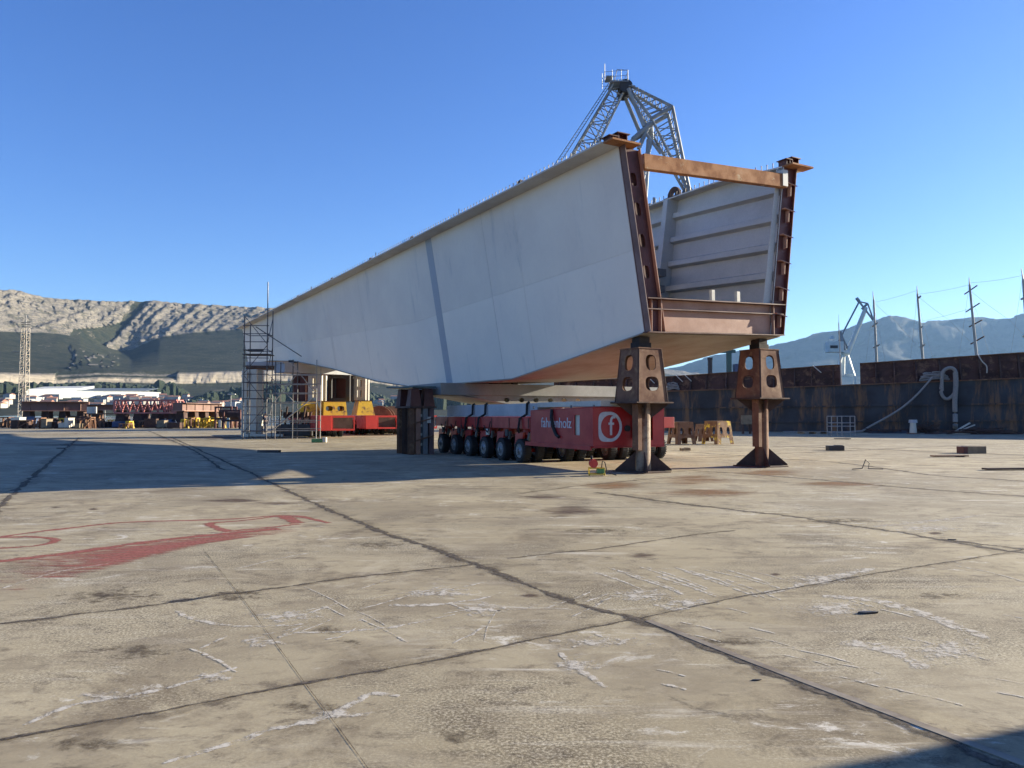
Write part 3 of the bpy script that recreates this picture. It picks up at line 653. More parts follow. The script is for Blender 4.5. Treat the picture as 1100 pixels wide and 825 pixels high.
for s in FR:
    mb = MB()
    a, b = zbr(s) + .01, ztr(s) - .01
    mb.prism([g(s, wr(a) - .004, a), g(s, wr(a) - .55, a), g(s, wr(b) - .48, b), g(s, wr(b) - .004, b)], gu * .03)
    mb.prism([g(s, wr(a) - .552, a), g(s, wr(b) - .482, b), g(s + .25, wr(b) - .482, b), g(s + .25, wr(a) - .552, a)], gt * -.02)
    a, b = zbl(s) + .01, ztl(s) - .01
    mb.prism([g(s, wl(a) + .04, a), g(s, wl(a) + .5, a), g(s, wl(b) + .45, b), g(s, wl(b) + .04, b)], gu * .03)
    mb.prism([g(s + .035, wl(a) + .1, a + .01), g(s + .035, wr(zbr(s)) - .1, a + .2), g(s + .035, wr(zbr(s)) - .1, a + .6), g(s + .035, wl(a) + .1, a + .5)], gu * .025)
    mb.build('transverse_frame', m_inner, gir)
# light bracket boxes on the frame at 5.3 m
mb = MB()
for zz in (6.75, 6.15): mb.gb(4.85, 5.27, wr(zz) - 1.15, wr(zz) - .62, zz - .16, zz + .1)
mb.each('cable_bracket', m_steel, gir)
# end post: left (perforated channel), right (channel with shelves), pale inner end plate
def endpost(wf, z0, z1, wa, wb, holes, outer_mat, flip):
    f3 = lambda a, b: g(-.05, wf(b) + a, b)
    mb = MB(); out = [(wa, z0), (wb, z0), (wb, z1), (wa, z1)]
    mb.holed(out, holes, f3, gu * .03); mb.build('end_post', m_primer, gir)
    for w, m, dp in ((wa, outer_mat[0], .07 if flip else .27), (wb, outer_mat[1], .16)):
        mb = MB(); mb.prism([g(-dp, wf(z0) + w, z0), g(.0 if w == wb else -.006, wf(z0) + w, z0), g(.0 if w == wb else -.006, wf(z1) + w, z1), g(-dp, wf(z1) + w, z1)], gt * .022)
        mb.build('end_flange', m, gir)
H = [oval(.34, z, .2, .36) for z in (8.0, 7.2, 6.35, 5.5)]
endpost(wl, 3.84, 8.82, .01, .62, H, (m_edge, m_beam), False)
H2 = []
endpost(wr, 4.0, 9.27, -.44, .04, H2, (m_inner, m_primer), True)
mb = MB()
for k in range(6):
    z = 8.75 - k * .82; mb.prism([g(-.2, wr(z) - .37, z), g(-.052, wr(z) - .37, z), g(-.052, wr(z) - .01, z), g(-.28, wr(z) - .01, z - .1)], (0, 0, .03))
    mb.prism([g(-.2, wr(z - .2) - .18, z - .03), g(-.053, wr(z - .2) - .18, z - .03), g(-.053, wr(z - .4) - .18, z - .4), g(-.2, wr(z - .4) - .18, z - .4)], gt * .02)
mb.each('shelf_plate', m_beam, gir)
mb = MB(); z0, z1 = 4.05, 9.22
mb.prism([g(.02, wr(z0) - .78, z0), g(.02, wr(z0) - .465, z0), g(.02, wr(z1) - .465, z1), g(.02, wr(z1) - .62, z1)], gu * .03); mb.build('end_plate', m_inner, gir)
mb = MB(); z0, z1 = 3.9, 8.8
mb.prism([g(.02, wl(z0) + .65, z0), g(.02, wl(z0) + .78, z0), g(.02, wl(z1) + .72, z1), g(.02, wl(z1) + .65, z1)], gu * .03); mb.build('end_plate', m_inner, gir)
# end beam: web and three flanges
def slope(w, z): return z + .034 * w
a, b = .48, 4.83
def xb(s0, s1, wa, wb, z0, z1, name, mat):
    mb = MB(); mb.add([g(s, w, slope(w, z)) for z in (z0, z1) for s, w in ((s0, wa), (s0, wb), (s1, wb), (s1, wa))], [(3, 2, 1, 0), (4, 5, 6, 7)] + [(i, (i + 1) % 4, (i + 1) % 4 + 4, i + 4) for i in range(4)])
    return mb.build(name, mat, gir)
xb(-.04, -.0, a, b, 3.87, 4.74, 'end_beam', m_beam)
for z, dp in ((3.82, .20), (4.46, .17), (4.745, .24)): xb(-dp, -.0, -.04, 5.3, z, z + .028, 'end_beam_flange', m_primer)
mb = MB(); mb.prism([g(-.17, .46, 3.86), g(-.045, .46, 3.86), g(-.045, .46, 4.74), g(-.17, .46, 4.74)], gt * .02)
mb.prism([g(-.17, 4.86, 4.02), g(-.045, 4.86, 4.02), g(-.045, 4.86, 4.9), g(-.17, 4.86, 4.9)], gt * .02); mb.prism([g(-.16, .14, 3.86), g(-.055, .14, 3.86), g(-.055, .14, 4.74), g(-.16, .14, 4.74)], gt * .02)
mb.each('end_stiffener', m_beam, gir)
mb = MB()
for w in (2.45, 3.45): mb.gb(-.12, -.02, w - .06, w + .06, slope(w, 4.78), slope(w, 4.78) + .32)
mb.each('guide_post', m_cream, gir)
# tie beam between the web tops
A, B_ = g(-.12, wl(8.5) + .66, 8.50), g(-.12, wr(8.9) - .42, 8.80)
mb = MB(); mb.bar(A, B_, .2, .42); mb.build('tie_beam', m_rust, gir, bevel=.012)
mb = MB(); mb.gb(-.24, -.0, wr(8.9) - .62, wr(8.9) - .405, 8.62, 9.12); mb.build('tie_beam_bracket', m_inner, gir)
mb = MB(); mb.gb(-.2, -.055, wl(8.5) + .645, wl(8.5) + .86, 8.42, 8.7); mb.build('tie_beam_bracket', m_beam, gir)
# erection stubs on top of the flange ends
def stub(w, zb_, h, wd):
    mb = MB(); s = -.12
    for q_ in (-1, 1): mb.gb(s - .02, s + .30, w + q_ * wd / 2 - .012, w + q_ * wd / 2 + .012, zb_, zb_ + h)
    mb.gb(s + .12, s + .14, w - wd / 2 + .013, w + wd / 2 - .013, zb_, zb_ + h)
    mb.gb(s - .06, s + .34, w - wd / 2 - .07, w + wd / 2 + .07, zb_ + h, zb_ + h + .025); mb.build('erection_stub', m_primer, gir)
zl0, zr0 = ztl(0) + .05, ztr(0) + .05; wL, wR = wl(ztl(0)), wr(ztr(0))
stub(wL - .27, zl0, .15, .16); stub(wL + .06, zl0, .27, .28); stub(wR - .30, zr0, .18, .14); stub(wR + .02, zr0, .27, .28)
# shear studs
def stud(mb, s, side):
    zf = (ztl, ztr)[side](s) + .048; w = (wl, wr)[side](zf)
    for dw in ((-.4, .3) if side == 0 else (-.3, .4)): 
        p = g(s, w + dw, zf); mb.tube(p, p + ZU * .19, .014, n=5); mb.tube(p + ZU * .17, p + ZU * .195, .022, n=5)
rest = MB(); cnt = 0
for side, n_near in ((0, 62), (1, 38)):
    s = .25; k = 0
    while s < 55.2:
        if k < n_near: mb = MB(); stud(mb, s, side); mb.build('shear_stud', m_stud, gir)
        else: stud(rest, s, side)
        k += 1; s += .24 if s < 18 else .4
o = rest.build('shear_stud', m_stud, gir); o['kind'] = 'stuff'
# lifting lugs: half-round plates with an eye
def lug(s, w, zf, r_=.3):
    mb = MB(); outl = [(-r_, 0), (r_, 0)] + [(r_ * .95 * math.cos(a), .12 + r_ * math.sin(a)) for a in [math.pi * k / 10 for k in range(11)]]
    mb.holed(outl, [oval(0, .2, .16, .16, 10, 1)], lambda a, b: g(s + a, w - .04, zf + b), gt * .08)
    mb.gb(s - .42, s + .42, w - .14, w - .05, zf, zf + .1); mb.build('lifting_lug', m_rustd, gir)
for s in (5.2, 14.7, 20.2, 27, 35, 44): lug(s, wl(ztl(s)) - .05, ztl(s) + .05, .27)
lug(5.4, wr(ztr(5.4)) - .1, ztr(5.4) + .05, .36); lug(16, wr(ztr(16)), ztr(16) + .05)
for s in (9.6, 19, 31): 
    mb = MB(); w = wl(ztl(s)) - .2; z = ztl(s) + .05
    mb.gb(s - .2, s + .2, w - .1, w + .1, z, z + .12); mb.tube(g(s, w, z + .12), g(s, w, z + .42), .02); mb.tube(g(s - .2, w, z + .2), g(s + .35, w, z + .16), .03); mb.build('deck_clamp', m_rustd, gir)

# ------------------------------------------------------------ PEDESTALS
m_bear = M('bearing_block_rust', (.035, .026, .022), (.025, .02, .018), 2, rough=.9)
def pedestal(name, label, s, w, ztop, tube_mat):
    p = g(s, w, 0); t_ = thing(name, label, 'pedestal', p, 'rusty pedestals under the girder end')
    Q = lambda a, b, z: p + gt * a + gu * b + ZU * z
    ax = (gt, gu, ZU); zp = ztop - 1.86
    MB().box(p + ZU * .015, (1.15, 1.15, .03), ax).build('base_plate', m_rustd, t_, bevel=.004)
    mb = MB(); mb.tube(p + ZU * .031 + gt * .06, p + ZU * (zp - .0) + gt * .06, .205, n=28); mb.build('column', tube_mat, t_, smooth=False)
    for i in range(4):
        a = math.pi / 4 + i * math.pi / 2 + .25; d = gt * math.cos(a) + gu * math.sin(a); n_ = V((-d.y, d.x, 0)) * .022; c = p + gt * .06
        MB().prism([c + d * .21 + ZU * .032 - n_ / 2, c + d * .78 + ZU * .032 - n_ / 2, c + d * .78 + ZU * .07 - n_ / 2, c + d * .21 + ZU * .56 - n_ / 2], n_).build('gusset', m_rustd, t_)
        MB().prism([c + d * .21 + ZU * (zp - .002) - n_ / 2, c + d * .74 + ZU * (zp - .002) - n_ / 2, c + d * .21 + ZU * (zp - .42) - n_ / 2], n_).build('bracket', m_rustd, t_)
    # stiffening plate running up the left of the tube
    d = -gt; MB().box(p - gt * .215 - gu * .08 + ZU * (zp / 2 + .3), (.13, .26, zp - .62), ax).build('side_plate', m_rustb, t_)
    MB().box(p + ZU * (zp + .02), (1.28, 1.22, .04), ax).build('top_plate', m_rustd, t_, bevel=.004)
    z0, z1, h0, h1 = zp + .042, ztop - .36, .52, .40
    H = z1 - z0
    for d, e in ((-gu, gt), (-gt, -gu), (gu, -gt), (gt, gu)):
        holes = [oval(0, H * .74, .36, H * .30, 16, .75), oval(0, H * .34, .46, H * .27, 16, .7)]
        def fn(a, b, d=d, e=e): 
            hh = h0 + (h1 - h0) * b / H; return p + d * hh + e * a + ZU * (z0 + b)
        outl = [(-h0 + .012, 0), (h0 - .012, 0), (h1 - .012, H), (-h1 + .012, H)]
        MB().holed(outl, holes, fn, -d * .03).build('side_panel', m_rustb, t_)
    mb = MB()
    for sx, sy in ((-1, -1), (1, -1), (1, 1), (-1, 1)): mb.bar(Q(sx * (h0 - .012), sy * (h0 - .012), z0), Q(sx * (h1 - .012), sy * (h1 - .012), z1), .045, .045)
    mb.each('corner_bar', m_rustd, t_)
    MB().box(p + ZU * (z1 + .015), (h1 * 2 + .04, h1 * 2 + .04, .03), ax).build('cap_plate', m_rustb, t_)
    mb = MB(); zc = z1 + .031; hh = (ztop - .003 - zc)
    mb.box(p + ZU * (zc + hh * .25), (.42, .40, hh * .5), ax); mb.box(p + ZU * (zc + hh * .75 + .002), (.36, .34, hh * .5 - .002), ax); mb.build('bearing_block', m_bear, t_, bevel=.01)
pedestal('support_pedestal', 'rusty steel pedestal with worn pale pipe column, the nearer and left of the two', .42, .22, 3.76, m_tube)
pedestal('support_pedestal', 'dark rusty steel pedestal under the right web, in front of the barge', .42, 4.85, 3.92, m_rustb)

# ------------------------------------------------------------ TRANSPORTERS
SA = R(25.9); su = V((-math.sin(SA), math.cos(SA), 0)); st_ = V((math.cos(SA), math.sin(SA), 0))
X_, Y_a, Z_ = V((1, 0, 0)), V((0, 1, 0)), ZU
def transporter(label, near=True, redm=m_red):
    t_ = thing('modular_transporter', label, 'transporter', (0, 0, 0), 'modular transporters under the girder')
    # deck frame: two longitudinal side beams + ribs
    mb = MB(); mb.b2((0, -.8, 1.12), (2.43, 7.95, 1.5))
    mb.build('platform', redm, t_, bevel=.01)
    mb = MB()
    for i in range(7):
        y = -.75 + i * 1.44
        for x0 in (-.012, 2.432): mb.b2((x0, y, 1.14), (x0 + .012, y + .05, 1.48))
    mb.each('deck_rib', m_primer, t_)
    for i in range(6):
        y = 1.5 * i * .98
        for sx in (0, 1):
            xc = .40 if sx == 0 else 2.03
            mb = MB(); mb.tube((xc, y, 1.118), (xc, y, .92), .22, n=14)
            mb.prism([(xc - .3, y - .16, 1.0), (xc - .3, y + .42, 1.0), (xc - .3, y + .50, .55), (xc - .3, y + .30, .45), (xc - .3, y + .05, .5)], (.08, 0, 0))
            mb.prism([(xc + .22, y - .16, 1.0), (xc + .22, y + .42, 1.0), (xc + .22, y + .50, .55), (xc + .22, y + .30, .45), (xc + .22, y + .05, .5)], (.08, 0, 0))
            mb.tube((xc - .38, y, .4), (xc + .38, y, .4), .07, n=10)
            mb.bar((xc, y + .35, .95), (xc, y + .05, .45), .12); sus = mb.build('suspension', redm, t_)
            mb = MB(); mb.tube((xc - .1, y - .25, 1.0), (xc - .1, y - .05, .5), .06, n=10); mb.build('cylinder', m_steel, sus)
            for dx in (-.24, .24):
                mb = MB(); rr = .39; w = .30; prof_ = [(-w / 2, .25), (-w / 2, rr - .05), (-w / 2 + .05, rr), (w / 2 - .05, rr), (w / 2, rr - .05), (w / 2, .25)]
                n = 30; vs_, fs = [], []
                for k in range(n):
                    a = 2 * math.pi * k / n
                    for (px, pr) in prof_: vs_.append((xc + dx + px, y + pr * math.cos(a), .39 + pr * math.sin(a)))
                for k in range(n):
                    for j in range(5): fs.append((k * 6 + j, k * 6 + j + 1, ((k + 1) % n) * 6 + j + 1, ((k + 1) % n) * 6 + j))
                mb.add(vs_, fs)
                for k in range(n):
                    a = 2 * math.pi * (k + .5) / n; c = V((xc + dx, y + (rr + .004) * math.cos(a), .39 + (rr + .004) * math.sin(a)))
                    mb.box(c, (w * .86, .035, .02), (X_, V((0, -math.sin(a), math.cos(a))), V((0, math.cos(a), math.sin(a)))))
                wheel = mb.build('wheel', m_black, t_)
                mb = MB(); sg = -1 if dx < 0 else 1; xo = xc + dx + sg * .05
                mb.tube((xo - .09, y, .39), (xo + .09, y, .39), .235, n=24)
                mb.tube((xo + sg * .09, y, .39), (xo + sg * .13, y, .39), .14, .09, n=18); mb.tube((xo + sg * .13, y, .39), (xo + sg * .17, y, .39), .07, n=12)
                for k in range(8): a = k * math.pi / 4; mb.tube((xo + sg * .09, y + .19 * math.cos(a), .39 + .19 * math.sin(a)), (xo + sg * .115, y + .19 * math.cos(a), .39 + .19 * math.sin(a)), .02, n=6)
                mb.build('rim', m_rim, wheel)
    for y in (.8, 2.4, 5.2, 6.9):
        MB().b2((-.02, y, .86), (.03, y + .22, 1.08)).build('valve_box', m_cream if y in (2.4,) else m_dark, t_)
    for k in range(5): # hoses hanging off the near side
        y = 2.2 + k * 1.1; mb = MB(); mb.path([(-.03, y, 1.35), (-.07, y + .05, 1.1), (-.06, y + .2, .95), (-.03, y + .45, 1.05), (-.02, y + .6, 1.2)], .018, 6); mb.build('hose', m_black, t_)
    # power pack
    y0, y1 = -4.64, -.86
    if near:
        mb = MB()
        win = [(-(-1.62), 0)]
        # side skin with vent opening: local (a=y, b=z)
        for x0 in (0, 2.40):
            hole = [[(y0 + .72, 1.0), (y0 + 1.02, 1.0), (y0 + 1.02, 1.58), (y0 + .72, 1.58)]]
            mb.holed([(y0, .70), (y1, .70), (y1, 1.70), (y0, 1.78)], hole, lambda a, b, x0=x0: V((x0, a, b)), (.03, 0, 0))
        mb.add([(0.0, y0, 1.783), (2.43, y0, 1.783), (2.43, y1, 1.703), (0, y1, 1.703), (0, y0, 1.81), (2.43, y0, 1.81), (2.43, y1, 1.73), (0, y1, 1.73)], [(3, 2, 1, 0), (4, 5, 6, 7), (0, 1, 5, 4), (1, 2, 6, 5), (2, 3, 7, 6), (3, 0, 4, 7)])
        mb.b2((.031, y1 - .03, .72), (2.399, y1, 1.69)); mb.b2((.0, y0, .66), (2.43, y1, .697))
        fr = lambda a, b: V((a, y0 - .0, b))
        mb.holed([(.031, .70), (2.399, .70), (2.399, 1.78), (.031, 1.78)], [[(1.32, .86), (2.02, .86), (2.02, 1.62), (1.32, 1.62)]], fr, (0, .03, 0))
        pk = mb.build('power_pack', redm, t_, bevel=.006)
        MB().b2((-.06, y0 + .05, .60), (-.005, y1 + .25, .72)).build('side_bumper', redm, pk)
        MB().b2((.06, y0 + .60, .9), (.2, y0 + 1.15, 1.65)).build('vent_panel', m_cream, pk)
        MB().b2((1.25, y0 + .35, .8), (2.1, y0 + .4, 1.68)).build('engine_recess', m_dark, pk)
        mb = MB(); mb.b2((1.326, y0 - .10, .9), (1.40, y0 + .3, 1.6)); mb.build('recess_door', m_redb, pk)
        mb = MB(); mb.tube((1.12, y0 - .06, 1.2), (1.12, y0 - .001, 1.2), .09, n=16); mb.build('round_coupling', m_black, pk)
        mb = MB(); mb.path([(-.03, y0 + 2.30, 1.74), (-.08, y0 + 2.25, 1.5), (-.06, y0 + 2.17, 1.2), (-.05, y0 + 2.0, .98), (-.04, y0 + 1.85, .92)], .05, 10); mb.build('exhaust_hose', m_black, pk)
        for x_, y_ in ((.06, y0 + .05), (.06, y0 + 1.3), (.06, y1 - .1), (2.3, y0 + .05), (1.2, y0 + .05)): MB().tube((x_, y_, 1.76), (x_, y_, 1.86), .03, n=8).build('corner_lamp', m_steel, pk)
        # lettering on the near side, emblem on the front
        vs_, fs = text_mesh('fahrenholz', .44)
        mb = MB(); mb.add([V((-.006 - v.z, y0 + 2.10 - v.x, 1.33 + v.y)) for v in vs_], fs); mb.build('lettering', m_text, pk)
        cx, cz = .56, 1.25
        outl = []; inn = []
        n = 40
        for k in range(n):
            a = 2 * math.pi * k / n; c_, s_ = math.cos(a), math.sin(a)
            sq = .42 if (c_ < 0 and s_ < 0) else .42   # lower left corner squared off
            ex = .45 if (c_ < 0) else 1
            outl.append((cx + .39 * math.copysign(abs(c_) ** ex, c_), cz + .42 * math.copysign(abs(s_) ** ex, s_)))
            inn.append((cx + .31 * c_, cz + .33 * s_))
        mb = MB(); mb.holed(outl, [inn], lambda a, b: V((a, y0 - .012, b)), (0, .008, 0)); 
        vs_, fs = text_mesh('f', .78); mb.add([V((cx + .03 + v.x, y0 - .012 + v.z, cz + .0 + v.y)) for v in vs_], fs); mb.build('emblem', m_text, pk)
    return t_
def place(o, p, ang): o.location = p; o.rotation_euler = (0, 0, ang)
W0 = G(557, 497)
t1 = transporter('red transporter with white lettering, round emblem and six axles under the girder')
place(t1, W0, SA)
t2 = transporter('red transporter mostly hidden behind the lettered one, near the left pedestal', near=False)
p2 = W0 + st_ * 3.35; place(t2, p2, SA)
# packing slab on the transporter deck
def slab(name, label, cat, fnbuild, loc, grp=None): t_ = thing(name, label, cat, loc, grp); fnbuild(t_); return t_
def T(x, y, z): return W0 + st_ * x + su * y + ZU * z
t_ = thing('load_beam', 'long pale steel beam lying on the lettered red transporter', 'steel beam', T(.9, 1, 1.5))
mb = MB(); mb.b2((0, 0, 0), (0, 0, 0)) if False else None; mb.box(T(.78, 3.25, 1.74), (1.0, 8.1, .44), (st_, su, ZU)); mb.build('beam_body', m_grey, t_, bevel=.012)  # body grey for shade, extension cream for sun: light put into the colours
MB().box(T(.78, -2.7, 1.9), (1.0, 3.79, .16), (st_, su, ZU)).build('beam_extension', m_cream, t_, bevel=.008)
mb = MB()
for y in (3.2, 4.4, -.2):
    mb.path([T(.3, y, 2.0), T(.22, y, 1.96), T(.2, y, 1.6), T(-.06, y, 1.45), T(-.1, y, 1.15), T(-.03, y + .1, 1.0)], .045, 8)
mb.each('hanging_hose', m_black, t_)
t_ = thing('load_beam', 'second pale steel beam on the hidden transporter behind the left pedestal', 'steel beam', T(4.4, 1, 1.5))
MB().box(T(4.6, 4.0, 1.716), (1.0, 6.0, .40), (st_, su, ZU)).build('beam_body', m_cream, t_, bevel=.012)
# cross beam under the girder
t_ = thing('spreader_beam', 'wide grey white cross beam with round holes carrying the girder above the transporters', 'cross beam', g(13.2, 4, 2.2))
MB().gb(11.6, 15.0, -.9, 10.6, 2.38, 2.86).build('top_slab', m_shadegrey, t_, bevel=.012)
def belly(s, m):
    w0, w1, w2, w3 = .1, 2.4, 5.8, 8.2; zt, zb_ = 2.377, 1.96
    outl = [(w0, zt), (w1, zb_ + .05), (w2, zb_ + .05), (w3, zt - .12), (w3, zt)]
    holes = [oval(2.2 + k * .72, 2.2, .26, .19, 12, 1) for k in range(6)]
    MB().holed(outl, holes, lambda a, b: g(s, a, b), gu * .03).build('belly_plate', m, t_)
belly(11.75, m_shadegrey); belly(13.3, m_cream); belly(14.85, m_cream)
MB().add([g(s, w, z) for s, w, z in ((11.9, .1, 2.37), (14.8, .1, 2.37), (14.8, 2.4, 2.0), (11.9, 2.4, 2.0), (11.9, .1, 2.375), (14.8, .1, 2.375), (14.8, 2.4, 2.03), (11.9, 2.4, 2.03))], [(0, 1, 2, 3), (7, 6, 5, 4), (0, 4, 5, 1), (1, 5, 6, 2), (2, 6, 7, 3), (3, 7, 4, 0)]).build('sloping_plate', m_grey, t_)
MB().gb(11.8, 14.8, 2.45, 5.75, 1.975, 2.005).build('bottom_plate', m_cream, t_)
mb = MB()
for w in (1.4, 2.6, 3.8, 5.0):
    for s in (12, 13, 14): mb.gb(s, s + .3, w, w + .35, 1.92, 1.97)
mb.each('packing', m_wood, t_)
for i, (s, w, z, sz, m) in enumerate(((11.75, .55, 2.863, .22, m_dark), (11.8, 1.65, 2.863, .35, m_primer), (11.8, 2.6, 2.863, .2, m_dark))):
    t_ = thing('packing_block', ('small dark packing block at the left on the spreader beam', 'taller red brown packing block on the spreader beam', 'small dark packing block right of the taller one on the spreader beam')[i], 'block', g(s, w, z), 'packing blocks on the spreader beam')
    MB().gb(s - sz * .4, s + sz * .4, w - sz * .6, w + sz * .6, z, z + sz * (.5 if m == m_dark else 1.1)).build('block', m, t_, bevel=.01)
    MB().gb(s - sz * .46, s + sz * .46, w - sz * .66, w + sz * .66, z + sz * (.5 if m == m_dark else 1.1) + .001, z + sz * (.5 if m == m_dark else 1.1) + .03).build('cap', m_rustd, t_)

# steel stack left of the transporter
t_ = thing('steel_trestle', 'stacked steel trestle of rusty columns left of the lettered transporter', 'trestle', g(13, -1.4, 0))
def hcol(mb, s, w, z0, z1, b=.22):
    mb.gb(s - b / 2, s - b / 2 + .02, w - b / 2, w + b / 2, z0, z1); mb.gb(s + b / 2 - .02, s + b / 2, w - b / 2, w + b / 2, z0, z1); mb.gb(s - b / 2 + .021, s + b / 2 - .021, w - .01, w + .01, z0, z1)
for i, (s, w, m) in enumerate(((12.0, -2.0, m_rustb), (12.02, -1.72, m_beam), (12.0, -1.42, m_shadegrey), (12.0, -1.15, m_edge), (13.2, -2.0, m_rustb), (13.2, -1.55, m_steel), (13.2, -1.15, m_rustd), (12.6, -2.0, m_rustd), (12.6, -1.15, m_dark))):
    mb = MB(); hcol(mb, s, w, .0, 1.84, .2); mb.build('column', m, t_)
MB().gb(11.8, 13.4, -2.15, -1.0, 1.842, 1.92).build('middle_plate', m_rustd, t_)
mb = MB()
for z in (.35, .75, 1.1, 1.5): mb.gb(11.97, 12.02, -1.62, -1.53, z, z + .1)
mb.each('ladder_rung', m_cream, t_)
MB().gb(11.86, 11.885, -1.36, -1.2, 1.25, 1.5).build('label_plate', m_cream, t_)
mb = MB()
for z in (.5, 1.2): mb.bar(g(11.88, -2.05, z), g(11.88, -1.1, z + .25), .05)
mb.each('brace', m_rustb, t_)
for s0, w0 in ((12.1, -1.85), (12.15, -1.25), (13.1, -1.9), (13.1, -1.25)):
    mb = MB(); q0 = [g(s0 - .24, w0 - .24, 1.922), g(s0 - .24, w0 + .24, 1.922), g(s0 + .24, w0 + .24, 1.922), g(s0 + .24, w0 - .24, 1.922)]; q1 = [g(s0 - .16, w0 - .16, 2.62), g(s0 - .16, w0 + .16, 2.62), g(s0 + .16, w0 + .16, 2.62), g(s0 + .16, w0 - .16, 2.62)]
    mb.frust(q0, q1); mb.build('tapered_leg', m_primer, t_)
mb = MB(); mb.prism([g(11.85, -2.0, 2.66), g(11.85, -1.0, 2.66), g(13.6, -1.0, 2.66), g(13.8, -2.2, 2.66), g(13.2, -2.6, 2.66)], (0, 0, .06)); mb.build('top_plate', m_teal, t_)

# small pump
t_ = thing('hydraulic_pump', 'small red and green hydraulic pump on the ground left of the near pedestal', 'pump', G(641, 511))
p = G(641, 511)
mb = MB()
for dx in (-.2, .2): mb.tube(p + V((dx, -.12, .02)), p + V((dx, .12, .02)), .012); mb.tube(p + V((dx, -.12, .02)), p + V((dx, -.12, .2)), .012); mb.tube(p + V((dx, .12, .02)), p + V((dx, .12, .2)), .012)
mb.tube(p + V((-.2, -.12, .2)), p + V((.2, -.12, .2)), .012); mb.b2(p + V((-.215, -.13, .028)), p + V((-.19, .13, .05))); mb.tube(p + V((-.2, .12, .2)), p + V((.2, .12, .2)), .012); mb.b2(p + V((-.19, -.11, .03)), p + V((.19, .11, .06))); mb.build('frame', m_yellow, t_)
MB().b2(p + V((.0, -.1, .065)), p + V((.19, .1, .2))).build('tank', m_grass, t_, bevel=.01)
MB().tube(p + V((-.09, -.13, .32)), p + V((-.09, .1, .32)), .11, n=20).build('motor', m_redb, t_)
mb = MB(); mb.path([p + V((.12, -.05, .2)), p + V((.14, -.08, .38)), p + V((.2, -.1, .36)), p + V((.26, -.12, .1)), p + V((.5, -.1, .02))], .015, 6); mb.build('hose', m_black, t_)
MB().tube(p + V((-.13, .0, .43)), p + V((-.13, 0, .52)), .03).build('handle', m_black, t_)

# ------------------------------------------------------------ REAR SUPPORT
PA, PB = G(342, 471), G(393, 468)
def rear_unit(label, p):
    t_ = transporter(label, near=False, redm=m_redb)
    y0, y1 = -3.6, -.86
    mb = MB(); mb.b2((0, y0, .5), (.85, y1, 1.5)); mb.build('power_pack', m_redb, t_, bevel=.01)
    mb = MB()
    for a, b in (((.9, y0, .5), (2.43, y0 + .06, .62)), ((.9, y0, 1.38), (2.43, y0 + .06, 1.5)), ((2.35, y0, .62), (2.43, y0 + .06, 1.38)), ((.9, y0, .62), (.96, y0 + .06, 1.38)), ((.9, y1 - .1, .5), (2.43, y1, 1.5)), ((.9, y0 + .061, .5), (2.43, y1, .56))): mb.b2(a, b)
    mb.build('pack_frame', m_redb, t_)
    MB().b2((.97, y0 + .25, .63), (2.34, y0 + .3, 1.37)).build('grille', m_rustd, t_)
    place(t_, p - su * y0 - ZU * 0, SA); return t_
def rloc(p): return p
rear_unit('bright red transporter end with dark open grille under the two-hole yellow trestle', PA)
rear_unit('bright red transporter to the right under the rear yellow trestle', PB)
rear_unit('third red transporter at the right edge of the rear support, dark red in shade', PB + V((2.9, 1.3, 0)))
def RP(px, y, Y): return P(px, y, Y)
def trestle(px0, px1, Y, z0, z1, holes, label):
    a, b = P(px0, 450, Y), P(px1, 450, Y); w = (b.x - a.x); c = V(((a.x + b.x) / 2, Y, 0)); t_ = thing('yellow_trestle', label, 'trestle', c + ZU * z0, 'yellow trestles on the rear transporters')
    X, Y2 = st_, su; h0, h1 = w / 2 / .9, w / 2 / .9 * (.68 if not holes else .92); H = z1 - z0
    for d, e, f0, f1 in ((-Y2, X, h0, h1), (Y2, -X, h0, h1), (-X, -Y2, .8, .6), (X, Y2, .8, .6)):
        isx = d in (-Y2, Y2)
        def fn(a, b, d=d, e=e, isx=isx):
            f_ = b / H; dd = (.8 + (.6 - .8) * f_) if isx else (h0 + (h1 - h0) * f_); return c + d * dd + e * a + ZU * (z0 + b)
        hl = [oval(-h0 * .48, H * .5, .5, .36, 14, .7), oval(h0 * .48, H * .5, .5, .36, 14, .7)] if (holes and isx) else []
        MB().holed([(-f0 + .01, 0), (f0 - .01, 0), (f1 - .01, H), (-f1 + .01, H)], hl, fn, -d * .04).build('side_panel', m_yellow, t_)
    MB().box(c + ZU * (z1 + .02), (h1 * 2 + .05, 1.25, .04), (X, Y2, ZU)).build('top_plate', m_rustd, t_)
trestle(320, 341, 54.5, 1.52, 2.5, False, 'tapered yellow trestle at the left on the rear transporters')
trestle(346, 369, 55, 1.52, 2.5, True, 'yellow trestle with two dark oval holes between the tapered ones')
trestle(381, 399, 58.2, 1.52, 2.6, False, 'tapered yellow trestle at the right on the rear transporters')
